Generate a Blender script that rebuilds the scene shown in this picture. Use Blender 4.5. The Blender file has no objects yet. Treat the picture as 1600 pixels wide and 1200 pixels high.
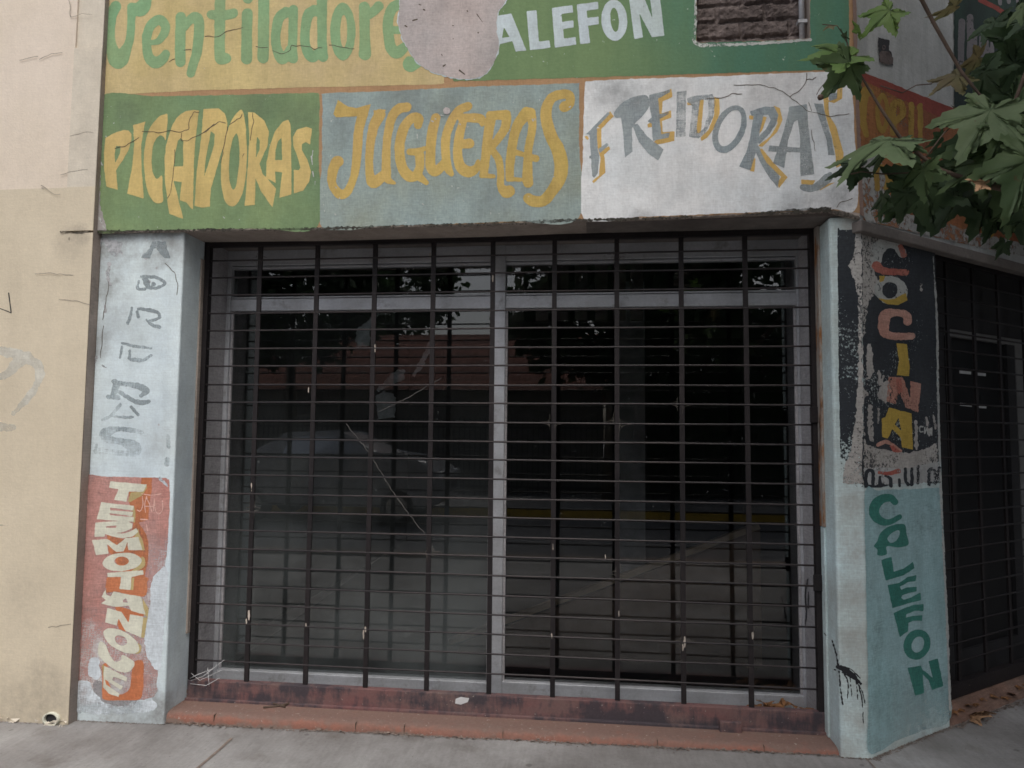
import bpy, math, random
import numpy as np
from mathutils import Vector, Matrix, noise as mnoise
random.seed(7)
R = math.radians
S = bpy.context.scene

# ------------------------------------------------------------------ camera, world, sun, exposure
F, YAW, PIT, ROL = 1100.0, -0.11269, 0.06902, 0.00905
CX, CY, CZ = 2.17059, -3.70466, 1.34645
fw = Vector((math.sin(YAW)*math.cos(PIT), math.cos(YAW)*math.cos(PIT), math.sin(PIT)))
rt0 = Vector((math.cos(YAW), -math.sin(YAW), 0)); up0 = rt0.cross(fw)
rt = math.cos(ROL)*rt0 + math.sin(ROL)*up0
up = -math.sin(ROL)*rt0 + math.cos(ROL)*up0
CAMP = Vector((CX, CY, CZ))
cam = bpy.data.cameras.new("camera"); camo = bpy.data.objects.new("camera", cam)
S.collection.objects.link(camo); S.camera = camo
M = Matrix((rt, up, -fw)).transposed().to_4x4(); M.translation = CAMP
camo.matrix_world = M
cam.sensor_fit = 'HORIZONTAL'; cam.sensor_width = 36.0; cam.lens = F/1600*36.0
cam.clip_start = 0.05; cam.clip_end = 500

SUN_EL, SUN_AZ = R(58), R(172)
w = bpy.data.worlds.new("World"); S.world = w; w.use_nodes = True
nt = w.node_tree; nt.nodes.clear()
sky = nt.nodes.new('ShaderNodeTexSky'); sky.sky_type = 'NISHITA'; sky.sun_disc = False
sky.sun_elevation = SUN_EL; sky.sun_rotation = SUN_AZ; sky.dust_density = 5.0; sky.air_density = 1.0
hs = nt.nodes.new('ShaderNodeHueSaturation'); hs.inputs['Saturation'].default_value = 0.52
bg = nt.nodes.new('ShaderNodeBackground'); bg.inputs['Strength'].default_value = 0.12
wo = nt.nodes.new('ShaderNodeOutputWorld')
nt.links.new(sky.outputs[0], hs.inputs['Color']); nt.links.new(hs.outputs[0], bg.inputs['Color']); nt.links.new(bg.outputs[0], wo.inputs['Surface'])
sl = bpy.data.lights.new("sun", 'SUN'); sl.energy = 0.6; sl.angle = R(35); sl.color = (1, 0.96, 0.9)
so = bpy.data.objects.new("sun", sl); S.collection.objects.link(so)
sd = Vector((math.sin(SUN_AZ)*math.cos(SUN_EL), math.cos(SUN_AZ)*math.cos(SUN_EL), math.sin(SUN_EL)))
so.rotation_euler = (-sd).to_track_quat('-Z', 'Y').to_euler(); so.location = (-4, -8, 12)
S.view_settings.view_transform = 'Standard'; S.view_settings.look = 'None'
S.view_settings.exposure = 0.5; S.view_settings.gamma = 1.0
S.cycles.filter_width = 1.6

# ------------------------------------------------------------------ planes of the place, read through the fitted camera
ANG = R(37.5)
E_ = Vector((math.cos(ANG), math.sin(ANG), 0)); N_ = Vector((-math.sin(ANG), math.cos(ANG), 0))
C0 = Vector((3.44, -0.215, 0))
YF, YP, YG, YW, YC = -0.24, -0.215, 0.0, 0.22, -0.272
XL, XR = 0.0, 3.31
FRONT = Vector((0, 1, 0))
PL = {'F': (Vector((0, YF, 0)), FRONT), 'P': (Vector((0, YP, 0)), FRONT), 'G': (Vector((0, YG, 0)), FRONT),
      'W': (Vector((0, YW, 0)), FRONT), 'C': (Vector((0, YC, 0)), FRONT),
      'OF': (C0 - N_*0.025, N_), 'OP': (C0, N_), 'OG': (C0 + N_*0.1, N_), 'OD': (C0 + N_*0.2, N_),
      'RL': (Vector((XR, 0, 0)), Vector((1, 0, 0))), 'LR': (Vector((XL, 0, 0)), Vector((-1, 0, 0)))}
def ray(u, v): return fw + rt*((u-800)/F) - up*((v-600)/F)
def U(u, v, pl):
    P, n = PL[pl] if isinstance(pl, str) else pl
    d = ray(u, v); t = (P-CAMP).dot(n)/d.dot(n); return CAMP + d*t
def Y(u, v, y): return U(u, v, (Vector((0, y, 0)), FRONT))
def OC(s, dep, z): return C0 + E_*s + N_*dep + Vector((0, 0, z))

# ------------------------------------------------------------------ helpers
def coll(o): S.collection.objects.link(o); return o
def thing(name, label, cat, loc=(0, 0, 0), group=None):
    o = coll(bpy.data.objects.new(name, None)); o.location = loc; o.empty_display_size = 0.1
    o['label'] = label; o['category'] = cat
    if group: o['group'] = group
    return o
def tag(o, label, cat, group=None):
    o['label'] = label; o['category'] = cat
    if group: o['group'] = group
    return o
def wpos(o):
    p = Vector((0, 0, 0))
    while o: p += o.location; o = o.parent
    return p
class MB:
    def __init__(s): s.v = []; s.f = []; s.sm = []
    def add(s, vs, fs, smooth=False):
        b = len(s.v); s.v += [Vector(p) for p in vs]; s.f += [tuple(b+i for i in f) for f in fs]; s.sm += [smooth]*len(fs); return s
    def box(s, a, b):
        x0, y0, z0 = a; x1, y1, z1 = b
        return s.add([(x0,y0,z0),(x1,y0,z0),(x1,y1,z0),(x0,y1,z0),(x0,y0,z1),(x1,y0,z1),(x1,y1,z1),(x0,y1,z1)],
                     [(0,3,2,1),(4,5,6,7),(0,1,5,4),(1,2,6,5),(2,3,7,6),(3,0,4,7)])
    def obox(s, s0, s1, d0, d1, z0, z1):   # box in the chamfer wall's own frame
        return s.add([OC(a, d, z) for z in (z0, z1) for a, d in ((s0,d0),(s1,d0),(s1,d1),(s0,d1))],
                     [(0,3,2,1),(4,5,6,7),(0,1,5,4),(1,2,6,5),(2,3,7,6),(3,0,4,7)])
    def prism(s, pts, z0, z1):
        n = len(pts)
        vs = [(p[0], p[1], z0) for p in pts] + [(p[0], p[1], z1) for p in pts]
        return s.add(vs, [tuple(range(n))[::-1], tuple(range(n, 2*n))] + [(i, (i+1) % n, n+(i+1) % n, n+i) for i in range(n)])
    def extrude(s, pts, d):                # planar polygon pushed along d
        n = len(pts); d = Vector(d); vs = [Vector(p) for p in pts] + [Vector(p)+d for p in pts]
        return s.add(vs, [tuple(range(n)), tuple(range(n, 2*n))[::-1]] + [(i, n+i, n+(i+1) % n, (i+1) % n) for i in range(n)])
    def tube(s, path, rad, seg=8, caps=True):
        path = [Vector(p) for p in path]; n = len(path)
        rs = rad if isinstance(rad, (list, tuple)) else [rad]*n
        b = len(s.v); ref = None
        for i, p in enumerate(path):
            t = (path[min(i+1, n-1)] - path[max(i-1, 0)]).normalized()
            if ref is None: ref = Vector((0, 0, 1)) if abs(t.z) < 0.9 else Vector((1, 0, 0))
            a = (ref - t*ref.dot(t)).normalized(); ref = a; c = t.cross(a)
            for k in range(seg):
                q = 2*math.pi*k/seg; s.v.append(p + (a*math.cos(q) + c*math.sin(q))*rs[i])
        for i in range(n-1):
            for k in range(seg):
                s.f.append((b+i*seg+k, b+i*seg+(k+1) % seg, b+(i+1)*seg+(k+1) % seg, b+(i+1)*seg+k)); s.sm.append(True)
        if caps:
            s.f.append(tuple(b+k for k in range(seg))[::-1]); s.sm.append(False)
            s.f.append(tuple(b+(n-1)*seg+k for k in range(seg))); s.sm.append(False)
        return s
    def build(s, name, mat, parent=None, org=None, bevel=0, seg=2):
        me = bpy.data.meshes.new(name)
        o = bpy.data.objects.new(name, me)
        if parent is not None: o.parent = parent
        base = wpos(parent) if parent is not None else Vector((0, 0, 0))
        if org is not None: o.location = Vector(org) - base; base = Vector(org)
        me.from_pydata([tuple(p - base) for p in s.v], [], s.f)
        me.polygons.foreach_set('use_smooth', s.sm); me.update()
        me.materials.append(mat); coll(o)
        if bevel:
            m = o.modifiers.new('bevel', 'BEVEL'); m.width = bevel; m.segments = seg; m.limit_method = 'ANGLE'
        return o

# ------------------------------------------------------------------ materials
def lin(c):
    return tuple((x/255/12.92) if x/255 <= 0.04045 else ((x/255+0.055)/1.055)**2.4 for x in c)
def A(r, g, b, k=1.45):
    return tuple(min(0.86, x*k) for x in lin((r, g, b)))
class NT:
    def __init__(s, name):
        s.m = bpy.data.materials.new(name); s.m.use_nodes = True; s.t = s.m.node_tree; s.t.nodes.clear()
        s.out = s.t.nodes.new('ShaderNodeOutputMaterial')
        s.pos = s.t.nodes.new('ShaderNodeNewGeometry').outputs['Position']
    def n(s, t, **k):
        x = s.t.nodes.new(t)
        for a, b in k.items(): setattr(x, a, b)
        return x
    def l(s, a, b): s.t.links.new(a, b)
    def vmap(s, sc, off=(0, 0, 0)):
        x = s.n('ShaderNodeMapping'); x.inputs['Scale'].default_value = sc; x.inputs['Location'].default_value = off
        s.l(s.pos, x.inputs['Vector']); return x.outputs[0]
    def noise(s, scale, detail=4, rough=0.55, vec=None, dist=0.0):
        x = s.n('ShaderNodeTexNoise'); x.inputs['Scale'].default_value = scale; x.inputs['Detail'].default_value = detail
        x.inputs['Roughness'].default_value = rough; x.inputs['Distortion'].default_value = dist
        s.l(vec or s.pos, x.inputs['Vector']); return x.outputs['Fac']
    def ramp(s, fac, a, b, lo=0.0, hi=1.0):
        x = s.n('ShaderNodeMapRange'); x.inputs[1].default_value = a; x.inputs[2].default_value = b
        x.inputs[3].default_value = lo; x.inputs[4].default_value = hi; x.clamp = True
        s.l(fac, x.inputs[0]); return x.outputs[0]
    def math(s, op, a, b):
        x = s.n('ShaderNodeMath', operation=op)
        for i, q in enumerate((a, b)):
            if isinstance(q, (int, float)): x.inputs[i].default_value = q
            else: s.l(q, x.inputs[i])
        return x.outputs[0]
    def mix(s, fac, a, b, mode='MIX'):
        x = s.n('ShaderNodeMix', data_type='RGBA', blend_type=mode)
        for i, q in ((0, fac), (6, a), (7, b)):
            if isinstance(q, (int, float)): x.inputs[i].default_value = q
            elif isinstance(q, tuple): x.inputs[i].default_value = (*q, 1)
            else: s.l(q, x.inputs[i])
        return x.outputs[2]
    def sep(s):
        x = s.n('ShaderNodeSeparateXYZ'); s.l(s.pos, x.inputs[0]); return x.outputs
    def finish(s, col, rough=0.85, bump=None, bs=0.2, bd=0.004, spec=0.3, alpha=None, metal=0.0):
        p = s.n('ShaderNodeBsdfPrincipled')
        if isinstance(col, tuple): p.inputs['Base Color'].default_value = (*col, 1)
        else: s.l(col, p.inputs['Base Color'])
        if isinstance(rough, float): p.inputs['Roughness'].default_value = rough
        else: s.l(rough, p.inputs['Roughness'])
        p.inputs['Specular IOR Level'].default_value = spec; p.inputs['Metallic'].default_value = metal
        if bump is not None:
            b = s.n('ShaderNodeBump'); b.inputs['Strength'].default_value = bs; b.inputs['Distance'].default_value = bd
            s.l(bump, b.inputs['Height']); s.l(b.outputs[0], p.inputs['Normal'])
        if alpha is not None:
            tr = s.n('ShaderNodeBsdfTransparent'); mx = s.n('ShaderNodeMixShader')
            s.l(alpha, mx.inputs[0]); s.l(tr.outputs[0], mx.inputs[1]); s.l(p.outputs[0], mx.inputs[2]); s.l(mx.outputs[0], s.out.inputs['Surface'])
        else: s.l(p.outputs[0], s.out.inputs['Surface'])
        return s.m
SEED = [0]
def paint_mat(name, col, col2=None, stain=0.25, streak=0.15, chips=0.0, chipcol=(0.6, 0.62, 0.6), wear=0.0, wscale=22, dirt=0.0, dirtcol=(0.08, 0.08, 0.075), weave=0.08, rough=0.88, soft=0.05, wz=None, brush=False, stains=None, staincol=(0.2, 0.21, 0.22)):
    t = NT(name); SEED[0] += 1; o = (SEED[0]*3.7, SEED[0]*1.3, SEED[0]*2.1)
    big = t.noise(1.9, 7, 0.6, t.vmap((1, 1, 1), o))
    c = t.mix(t.ramp(big, 0.35, 0.68), col, col2 or tuple(x*(1-stain) for x in col))
    st = t.noise(1.0, 6, 0.65, t.vmap((9, 9, 0.9), o))
    c = t.mix(t.ramp(st, 0.45, 0.75, 0, streak*2), c, tuple(x*0.6 for x in col))
    mid = t.noise(1.0, 6, 0.68, t.vmap((6, 6, 4.5), o)); c = t.mix(1.0, c, t.mix(t.ramp(mid, 0.3, 0.7), (1-stain*0.55,)*3, (1+stain*0.35,)*3), 'MULTIPLY')
    fine = t.noise(85, 3, 0.6)
    c = t.mix(1.0, c, t.mix(fine, (1-weave*2.2,)*3, (1+weave*2.2,)*3), 'MULTIPLY')
    wv = t.noise(1.0, 2, 0.5, t.vmap((16, 16, 300)))
    wv2 = t.noise(1.0, 2, 0.5, t.vmap((260, 260, 22)))
    c = t.mix(1.0, c, t.mix(wv, (1-weave*2.2,)*3, (1+weave*2.2,)*3), 'MULTIPLY')
    c = t.mix(1.0, c, t.mix(wv2, (1-weave*1.6,)*3, (1+weave*1.6,)*3), 'MULTIPLY')
    if dirt:
        d1 = t.noise(3.2, 9, 0.72, t.vmap((1, 1, 0.8), o[::-1])); d2 = t.noise(30, 5, 0.7)
        df = t.math('MULTIPLY', t.ramp(d1, 0.5, 0.72), t.ramp(d2, 0.35, 0.6)); df = t.math('MULTIPLY', df, dirt)
        c = t.mix(df, c, dirtcol)
    for (u_, v_, pl_, r_, k_) in (stains or ()):
        P_ = U(u_, v_, pl_); vm = t.n('ShaderNodeVectorMath', operation='DISTANCE'); t.l(t.pos, vm.inputs[0]); vm.inputs[1].default_value = P_
        nz = t.math('MULTIPLY', t.math('SUBTRACT', t.noise(5, 8, 0.7), 0.5), r_*2.4); dd = t.math('ADD', vm.outputs['Value'], nz)
        c = t.mix(t.math('MULTIPLY', t.ramp(dd, r_*0.25, r_*1.1, k_, 0), t.ramp(t.noise(26, 5, 0.7), 0.3, 0.65, 0.35, 1.0)), c, staincol)
    if chips:
        c1 = t.noise(42, 4, 0.6, t.vmap((1, 1, 1), o)); c2 = t.noise(2.6, 3, 0.6, t.vmap((1, 1, 1), o[::-1]))
        cf = t.ramp(t.math('ADD', c1, t.ramp(c2, 0.4, 0.75, -0.06, 0.05)), 0.73-chips*0.12, 0.745-chips*0.12)
        c = t.mix(cf, c, chipcol)
    bmp = t.math('ADD', t.math('MULTIPLY', big, 1.5), t.math('ADD', fine, t.noise(14, 6, 0.6)))
    al = None
    if wear:
        if brush:
            b1 = t.noise(1.0, 5, 0.7, t.vmap((34, 34, 260), o)); b2 = t.noise(1.0, 5, 0.7, t.vmap((240, 240, 26), o)); b3 = t.noise(18, 6, 0.7, t.vmap((1, 1, 1), o))
            a = t.math('ADD', t.math('MULTIPLY', t.math('ADD', b1, b2), 0.33), t.math('MULTIPLY', b3, 0.34))
        else: a = t.noise(wscale, 7, 0.72, t.vmap((1, 1, 1), o))
        a2 = t.noise(2.2, 4, 0.6, t.vmap((1, 1, 1), o))
        s_ = t.math('ADD', a, t.ramp(a2, 0.35, 0.65, -0.14, 0.14))
        if wz: s_ = t.math('ADD', s_, t.ramp(t.sep()[2], wz[0], wz[1], wz[2], wz[3]))
        th = 0.78 - wear*0.42
        al = t.ramp(s_, th-soft, th+soft, 1, 0)
    return t.finish(c, rough, bmp, 0.25, 0.004, 0.25, al)
def simple(name, col, rough=0.7, metal=0.0, var=0.3, scale=8, spec=0.4, bump=0.15):
    t = NT(name); n1 = t.noise(scale, 6, 0.6); n2 = t.noise(scale*9, 3, 0.6)
    c = t.mix(t.ramp(n1, 0.3, 0.7), tuple(x*(1-var) for x in col), tuple(min(0.9, x*(1+var*0.6)) for x in col))
    c = t.mix(1.0, c, t.mix(n2, (0.88,)*3, (1.12,)*3), 'MULTIPLY')
    return t.finish(c, t.ramp(n1, 0.3, 0.7, rough*0.85, min(1, rough*1.1)), n2, bump, 0.002, spec, None, metal)

M_ = {}
M_['plaster'] = paint_mat('raw_plaster', A(150, 140, 132), stain=0.3, dirt=0.5, weave=0.1)
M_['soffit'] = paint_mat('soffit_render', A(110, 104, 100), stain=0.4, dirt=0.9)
M_['border'] = paint_mat('ochre_border_paint', A(152, 122, 92), stain=0.15)
M_['yellow'] = paint_mat('yellow_sign_paint', A(174, 158, 110), A(168, 152, 117), dirt=0.12, chips=0.05, weave=0.07)
M_['vgreen'] = paint_mat('faded_green_lettering', A(124, 146, 108), A(110, 145, 110), weave=0.07, wear=0.1, wscale=60, brush=True)
M_['pgreen'] = paint_mat('olive_green_paint', stains=[(400, 165, 'F', .16, .4), (460, 180, 'F', .14, .35), (200, 175, 'F', .1, .35)], staincol=(0.1, 0.115, 0.085), col=A(112, 130, 92), col2=A(98, 120, 90), chips=0.12, dirt=0.2, weave=0.08)
M_['pletter'] = paint_mat('mustard_lettering', A(180, 160, 104), A(172, 150, 102), chips=0.05, weave=0.06, streak=0.3, stain=0.32)
M_['jgrey'] = paint_mat('blue_grey_paint', stains=[(640, 160, 'F', .16, .5), (540, 200, 'F', .12, .45), (690, 165, 'F', .1, .4), (800, 330, 'F', .2, .3)], staincol=(0.13, 0.145, 0.15), col=A(130, 145, 146), col2=A(128, 136, 126), chips=0.16, dirt=0.3, streak=0.2, dirtcol=(0.16, 0.18, 0.19), weave=0.1)
M_['jletter'] = paint_mat('ochre_lettering', A(172, 150, 86), A(166, 140, 88), chips=0.12, weave=0.07, streak=0.3, stain=0.32)
t_ = NT('green_to_teal_paint'); g = t_.ramp(t_.math('ADD', t_.sep()[0], t_.math('MULTIPLY', t_.noise(1.6, 5), 0.9)), 2.6, 3.3)
c_ = t_.mix(g, A(100, 121, 86), A(70, 106, 88)); n_ = t_.noise(1.0, 6, 0.65, t_.vmap((9, 9, 0.9)))
c_ = t_.mix(t_.ramp(n_, 0.42, 0.75, 0, 0.45), c_, A(78, 100, 70)); f_ = t_.noise(85, 3); wv = t_.noise(1, 2, 0.5, t_.vmap((16, 16, 300)))
c_ = t_.mix(1.0, c_, t_.mix(f_, (0.86,)*3, (1.14,)*3), 'MULTIPLY'); c_ = t_.mix(1.0, c_, t_.mix(wv, (0.9,)*3, (1.1,)*3), 'MULTIPLY')
ch = t_.ramp(t_.noise(44, 4), 0.71, 0.725); c_ = t_.mix(ch, c_, A(150, 160, 150))
M_['tgreen'] = t_.finish(c_, 0.88, t_.math('ADD', f_, t_.noise(14, 6)), 0.25, 0.004, 0.25)
M_['wletter'] = paint_mat('white_lettering', A(176, 187, 193), A(160, 172, 170), wear=0.16, wscale=48, weave=0.07, streak=0.3, stain=0.32)
M_['white'] = paint_mat('white_sign_paint', A(202, 209, 213), A(190, 196, 199), stains=[(960, 140, 'F', .16, .6), (1060, 128, 'F', .16, .4), (1220, 130, 'F', .2, .35), (1310, 310, 'F', .12, .7), (1240, 328, 'F', .1, .6), (1300, 200, 'F', .12, .3), (1000, 338, 'F', .05, .5)], dirt=0.4, dirtcol=(0.2, 0.2, 0.2), chips=0.0, weave=0.07)
M_['fgrey'] = paint_mat('faded_grey_lettering', A(126, 137, 143), A(140, 146, 146), wear=0.38, wscale=40, weave=0.12, soft=0.14, brush=True)
M_['fochre'] = paint_mat('faded_ochre_lettering', A(192, 160, 98), wear=0.16, wscale=60, weave=0.07, soft=0.1, brush=True)
M_['patch'] = paint_mat('bare_cement_patch', A(163, 153, 150), A(150, 146, 146), dirt=0.35, dirtcol=(0.2, 0.19, 0.18), weave=0.1)
M_['creamu'] = paint_mat('pink_cream_paint', A(192, 181, 168), A(188, 177, 162), dirt=0.12, dirtcol=(0.35, 0.3, 0.25), weave=0.035, streak=0.06, stain=0.08)
M_['creaml'] = paint_mat('yellow_cream_paint', stains=[(20, 1110, 'C', .3, .35), (70, 1100, 'C', .2, .4), (30, 930, 'C', .2, .22), (110, 380, 'C', .12, .35), (125, 365, 'C', .06, .5)], staincol=(0.27, 0.24, 0.2), col=A(183, 173, 154), col2=A(177, 167, 148), dirt=0.2, dirtcol=(0.34, 0.3, 0.23), weave=0.035, streak=0.06, stain=0.08)
M_['creams'] = paint_mat('grey_cream_paint', A(186, 179, 166), A(179, 171, 157), dirt=0.25, dirtcol=(0.34, 0.3, 0.25), weave=0.04, streak=0.06)
M_['ret'] = paint_mat('grey_cement_return', A(135, 124, 116), A(118, 110, 105), dirt=0.6)
M_['pwhite'] = paint_mat('whitewashed_plaster', stains=[(168, 388, 'P', .16, .9), (205, 374, 'P', .13, .8), (250, 378, 'P', .12, .8), (160, 450, 'P', .12, .7), (152, 540, 'P', .1, .7), (185, 500, 'P', .16, .4), (230, 410, 'P', .1, .45), (250, 690, 'P', .12, .35), (190, 1115, 'P', .2, .8), (255, 1120, 'P', .14, .9), (275, 385, (Vector((0, -.215, 0)), FRONT), .12, .6)], staincol=(0.27, 0.28, 0.28), col=A(190, 201, 208), col2=A(174, 186, 193), dirt=0.22, dirtcol=(0.28, 0.3, 0.31), weave=0.06)
M_['pblue'] = paint_mat('bluish_worn_whitewash', stains=[(1338, v, 'P', .11, .55) for v in (790, 860, 930, 1000)] + [(1345, 1130, 'P', .08, .5), (1320, 1175, 'P', .08, .6), (1295, 700, 'P', .06, .4), (1294, 900, 'P', .06, .4), (1420, 372, 'OP', .1, .6), (1330, 352, 'P', .06, .7)], staincol=(0.36, 0.33, 0.3), col=A(160, 176, 178, 1.9), col2=A(140, 146, 142, 1.9), dirt=0.5, dirtcol=(0.25, 0.22, 0.2), streak=0.3, weave=0.1, chips=0.2, chipcol=(0.5, 0.46, 0.42))
M_['pencil'] = paint_mat('worn_grey_letter', A(136, 146, 150), wear=0.72, wscale=75, weave=0.2, soft=0.18, brush=True)
M_['red'] = paint_mat('faded_red_paint', A(162, 112, 104), A(160, 126, 120), wear=0.34, wscale=70, weave=0.16, soft=0.2, wz=(0.0, 0.9, 0.16, -0.04), chips=0.12, chipcol=(0.6, 0.56, 0.54), brush=True)
M_['orange'] = paint_mat('burnt_orange_paint', A(164, 98, 66), A(164, 112, 84), wear=0.22, wscale=60, weave=0.12, soft=0.1, brush=True)
M_['cream'] = paint_mat('cream_lettering', A(190, 190, 176), A(178, 178, 164), dirt=0.3, dirtcol=(0.3, 0.27, 0.23), wear=0.14, wscale=60, weave=0.08, brush=True)
M_['olive'] = paint_mat('olive_shadow_paint', A(166, 150, 108), wear=0.3, wscale=50)
M_['pinkline'] = paint_mat('pale_pink_scratch', A(205, 165, 155), wear=0.35, wscale=90)
M_['black'] = paint_mat('worn_black_paint', (0.034, 0.04, 0.048), (0.05, 0.056, 0.064), wear=0.24, wscale=75, weave=0.15, soft=0.03)
M_['blackw'] = paint_mat('peeling_black_paint', (0.034, 0.04, 0.048), (0.05, 0.056, 0.062), wear=0.52, wscale=80, weave=0.15, soft=0.03, wz=(1.2, 2.0, 0.13, -0.1))
M_['beige'] = paint_mat('bleached_plaster', (0.5, 0.49, 0.47), (0.41, 0.39, 0.365), wear=0.46, wscale=70, weave=0.15, dirt=0.2, soft=0.06)
M_['cornerw'] = paint_mat('rubbed_corner_plaster', (0.62, 0.62, 0.60), (0.47, 0.45, 0.42), wear=0.5, wscale=26, soft=0.22, dirt=0.3)
M_['cornerw2'] = paint_mat('pale_bleached_paint', (0.5, 0.52, 0.52), (0.42, 0.42, 0.41), wear=0.3, wscale=60, dirt=0.3)
M_['whiteflake'] = paint_mat('flaking_white', (0.55, 0.57, 0.55), wear=0.35, wscale=50, weave=0.1)
M_['cred'] = paint_mat('red_letter_paint', (0.42, 0.11, 0.09), (0.5, 0.22, 0.17), wear=0.25, wscale=60, weave=0.2)
M_['cpink'] = paint_mat('pink_letter_paint', (0.55, 0.33, 0.27), (0.42, 0.19, 0.14), wear=0.25, wscale=60, weave=0.2)
M_['cyel'] = paint_mat('yellow_letter_paint', (0.52, 0.37, 0.08), (0.46, 0.31, 0.07), wear=0.14, wscale=70, weave=0.12)
M_['teal'] = paint_mat('pale_teal_paint', (0.33, 0.52, 0.545), (0.40, 0.56, 0.59), wear=0.2, wscale=9, streak=0.3, weave=0.1, soft=0.2, wz=(-0.15, 0.45, 0.2, -0.08), brush=True)
M_['dgreen'] = paint_mat('dark_green_lettering', (0.045, 0.205, 0.17), (0.075, 0.25, 0.21), wear=0.1, wscale=70, weave=0.15)
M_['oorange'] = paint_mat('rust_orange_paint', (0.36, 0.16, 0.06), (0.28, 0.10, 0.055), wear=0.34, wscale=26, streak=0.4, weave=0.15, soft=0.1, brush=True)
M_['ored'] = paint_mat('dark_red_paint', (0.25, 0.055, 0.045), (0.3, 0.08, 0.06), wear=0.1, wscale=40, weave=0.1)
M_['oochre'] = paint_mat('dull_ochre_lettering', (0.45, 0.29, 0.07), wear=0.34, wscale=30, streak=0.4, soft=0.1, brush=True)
M_['owhite'] = paint_mat('shaded_grey_white_plaster', (0.5, 0.52, 0.52), (0.42, 0.43, 0.42), dirt=0.5, dirtcol=(0.2, 0.2, 0.18), streak=0.4, weave=0.08)  # the plaster's own grey white, with random dirt and streaks
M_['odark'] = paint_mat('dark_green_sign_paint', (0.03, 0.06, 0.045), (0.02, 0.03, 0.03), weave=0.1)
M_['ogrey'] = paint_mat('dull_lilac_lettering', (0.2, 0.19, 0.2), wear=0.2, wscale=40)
M_['crack'] = paint_mat('crack_dark', (0.13, 0.105, 0.08), wear=0.3, wscale=25, soft=0.12)
M_['crackl'] = paint_mat('faint_crack', (0.40, 0.355, 0.295), wear=0.4, wscale=25, soft=0.12)
M_['mould'] = paint_mat('black_mould', (0.06, 0.055, 0.045), wear=0.56, wscale=16, soft=0.16)
M_['tar'] = simple('black_tar', (0.02, 0.022, 0.026), 0.5)
t_ = NT('rusty_painted_steel'); n1 = t_.noise(1, 7, 0.7, t_.vmap((14, 14, 4))); n2 = t_.noise(60, 5, 0.7)
c_ = t_.mix(t_.ramp(n1, 0.46, 0.58), (0.34, 0.31, 0.28), (0.27, 0.12, 0.045)); c_ = t_.mix(t_.ramp(t_.noise(1, 6, 0.7, t_.vmap((9, 9, 2.2), (5, 2, 1))), 0.55, 0.62), c_, (0.06, 0.04, 0.03))
c_ = t_.mix(1.0, c_, t_.mix(n2, (0.6,)*3, (1.3,)*3), 'MULTIPLY'); M_['rust'] = t_.finish(c_, 0.9, n2, 0.4, 0.004, 0.2)
M_['grille'] = paint_mat('dark_brown_black_enamel', (0.016, 0.014, 0.0155), (0.027, 0.022, 0.023), chips=0.06, chipcol=(0.2, 0.16, 0.13), weave=0.2, rough=0.55)
M_['rod'] = paint_mat('worn_steel_rod', (0.03, 0.028, 0.031), (0.055, 0.045, 0.045), chips=0.12, chipcol=(0.2, 0.15, 0.12), weave=0.2, rough=0.36)
M_['rail0'] = paint_mat('worn_red_brown_enamel', (0.165, 0.083, 0.08), (0.12, 0.085, 0.086), dirt=1.0, dirtcol=(0.045, 0.044, 0.05), stain=0.5, streak=0.4, weave=0.2, rough=0.6, chips=0.08, chipcol=(0.35, 0.3, 0.28))
t_ = NT('worn_red_brown_enamel'); n1 = t_.noise(1, 7, 0.62, t_.vmap((2.3, 2.3, 5))); n2 = t_.noise(70, 4, 0.65); n3 = t_.noise(1, 6, 0.65, t_.vmap((24, 24, 7))); n4 = t_.noise(1, 6, 0.6, t_.vmap((1.2, 1.2, 3), (4, 2, 7)))
c_ = t_.mix(t_.ramp(n4, 0.4, 0.62), (0.185, 0.087, 0.085), (0.15, 0.112, 0.105)); c_ = t_.mix(t_.ramp(t_.math('ADD', n1, t_.ramp(n3, 0.3, 0.7, -.12, .12)), 0.45, 0.6, 0, 0.9), c_, (0.05, 0.045, 0.055))
c_ = t_.mix(t_.ramp(t_.noise(60, 3), 0.7, 0.73, 0, 0.7), c_, (0.4, 0.36, 0.33)); c_ = t_.mix(1.0, c_, t_.mix(n2, (0.75,)*3, (1.25,)*3), 'MULTIPLY')
M_['rail'] = t_.finish(c_, 0.62, t_.math('ADD', n2, n3), 0.3, 0.003, 0.35)
t_ = NT('dusty_aluminium'); n1 = t_.noise(3, 7, 0.65); n2 = t_.noise(80, 4, 0.65); n3 = t_.noise(1, 4, 0.6, t_.vmap((7, 7, 50)))
c_ = t_.mix(t_.ramp(n1, 0.35, 0.68), (0.56, 0.58, 0.62), (0.40, 0.41, 0.43)); c_ = t_.mix(t_.ramp(t_.noise(9, 8, 0.72), 0.55, 0.72, 0, 0.7), c_, (0.17, 0.155, 0.145))
c_ = t_.mix(1.0, c_, t_.mix(n2, (0.8,)*3, (1.2,)*3), 'MULTIPLY'); c_ = t_.mix(1.0, c_, t_.mix(n3, (0.86,)*3, (1.14,)*3), 'MULTIPLY')
M_['alu'] = t_.finish(c_, 0.42, n2, 0.15, 0.002, 0.5, None, 0.35)
M_['jamb'] = paint_mat('grey_cement_jamb', (0.46, 0.45, 0.47), (0.36, 0.35, 0.36), dirt=0.7, weave=0.15, streak=0.3)
t_ = NT('red_painted_step'); n1 = t_.noise(4, 8, 0.65); n2 = t_.noise(70, 4, 0.65); n3 = t_.noise(11, 7, 0.7)
c_ = t_.mix(t_.ramp(n1, 0.35, 0.68), (0.29, 0.125, 0.09), (0.22, 0.125, 0.10))
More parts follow.
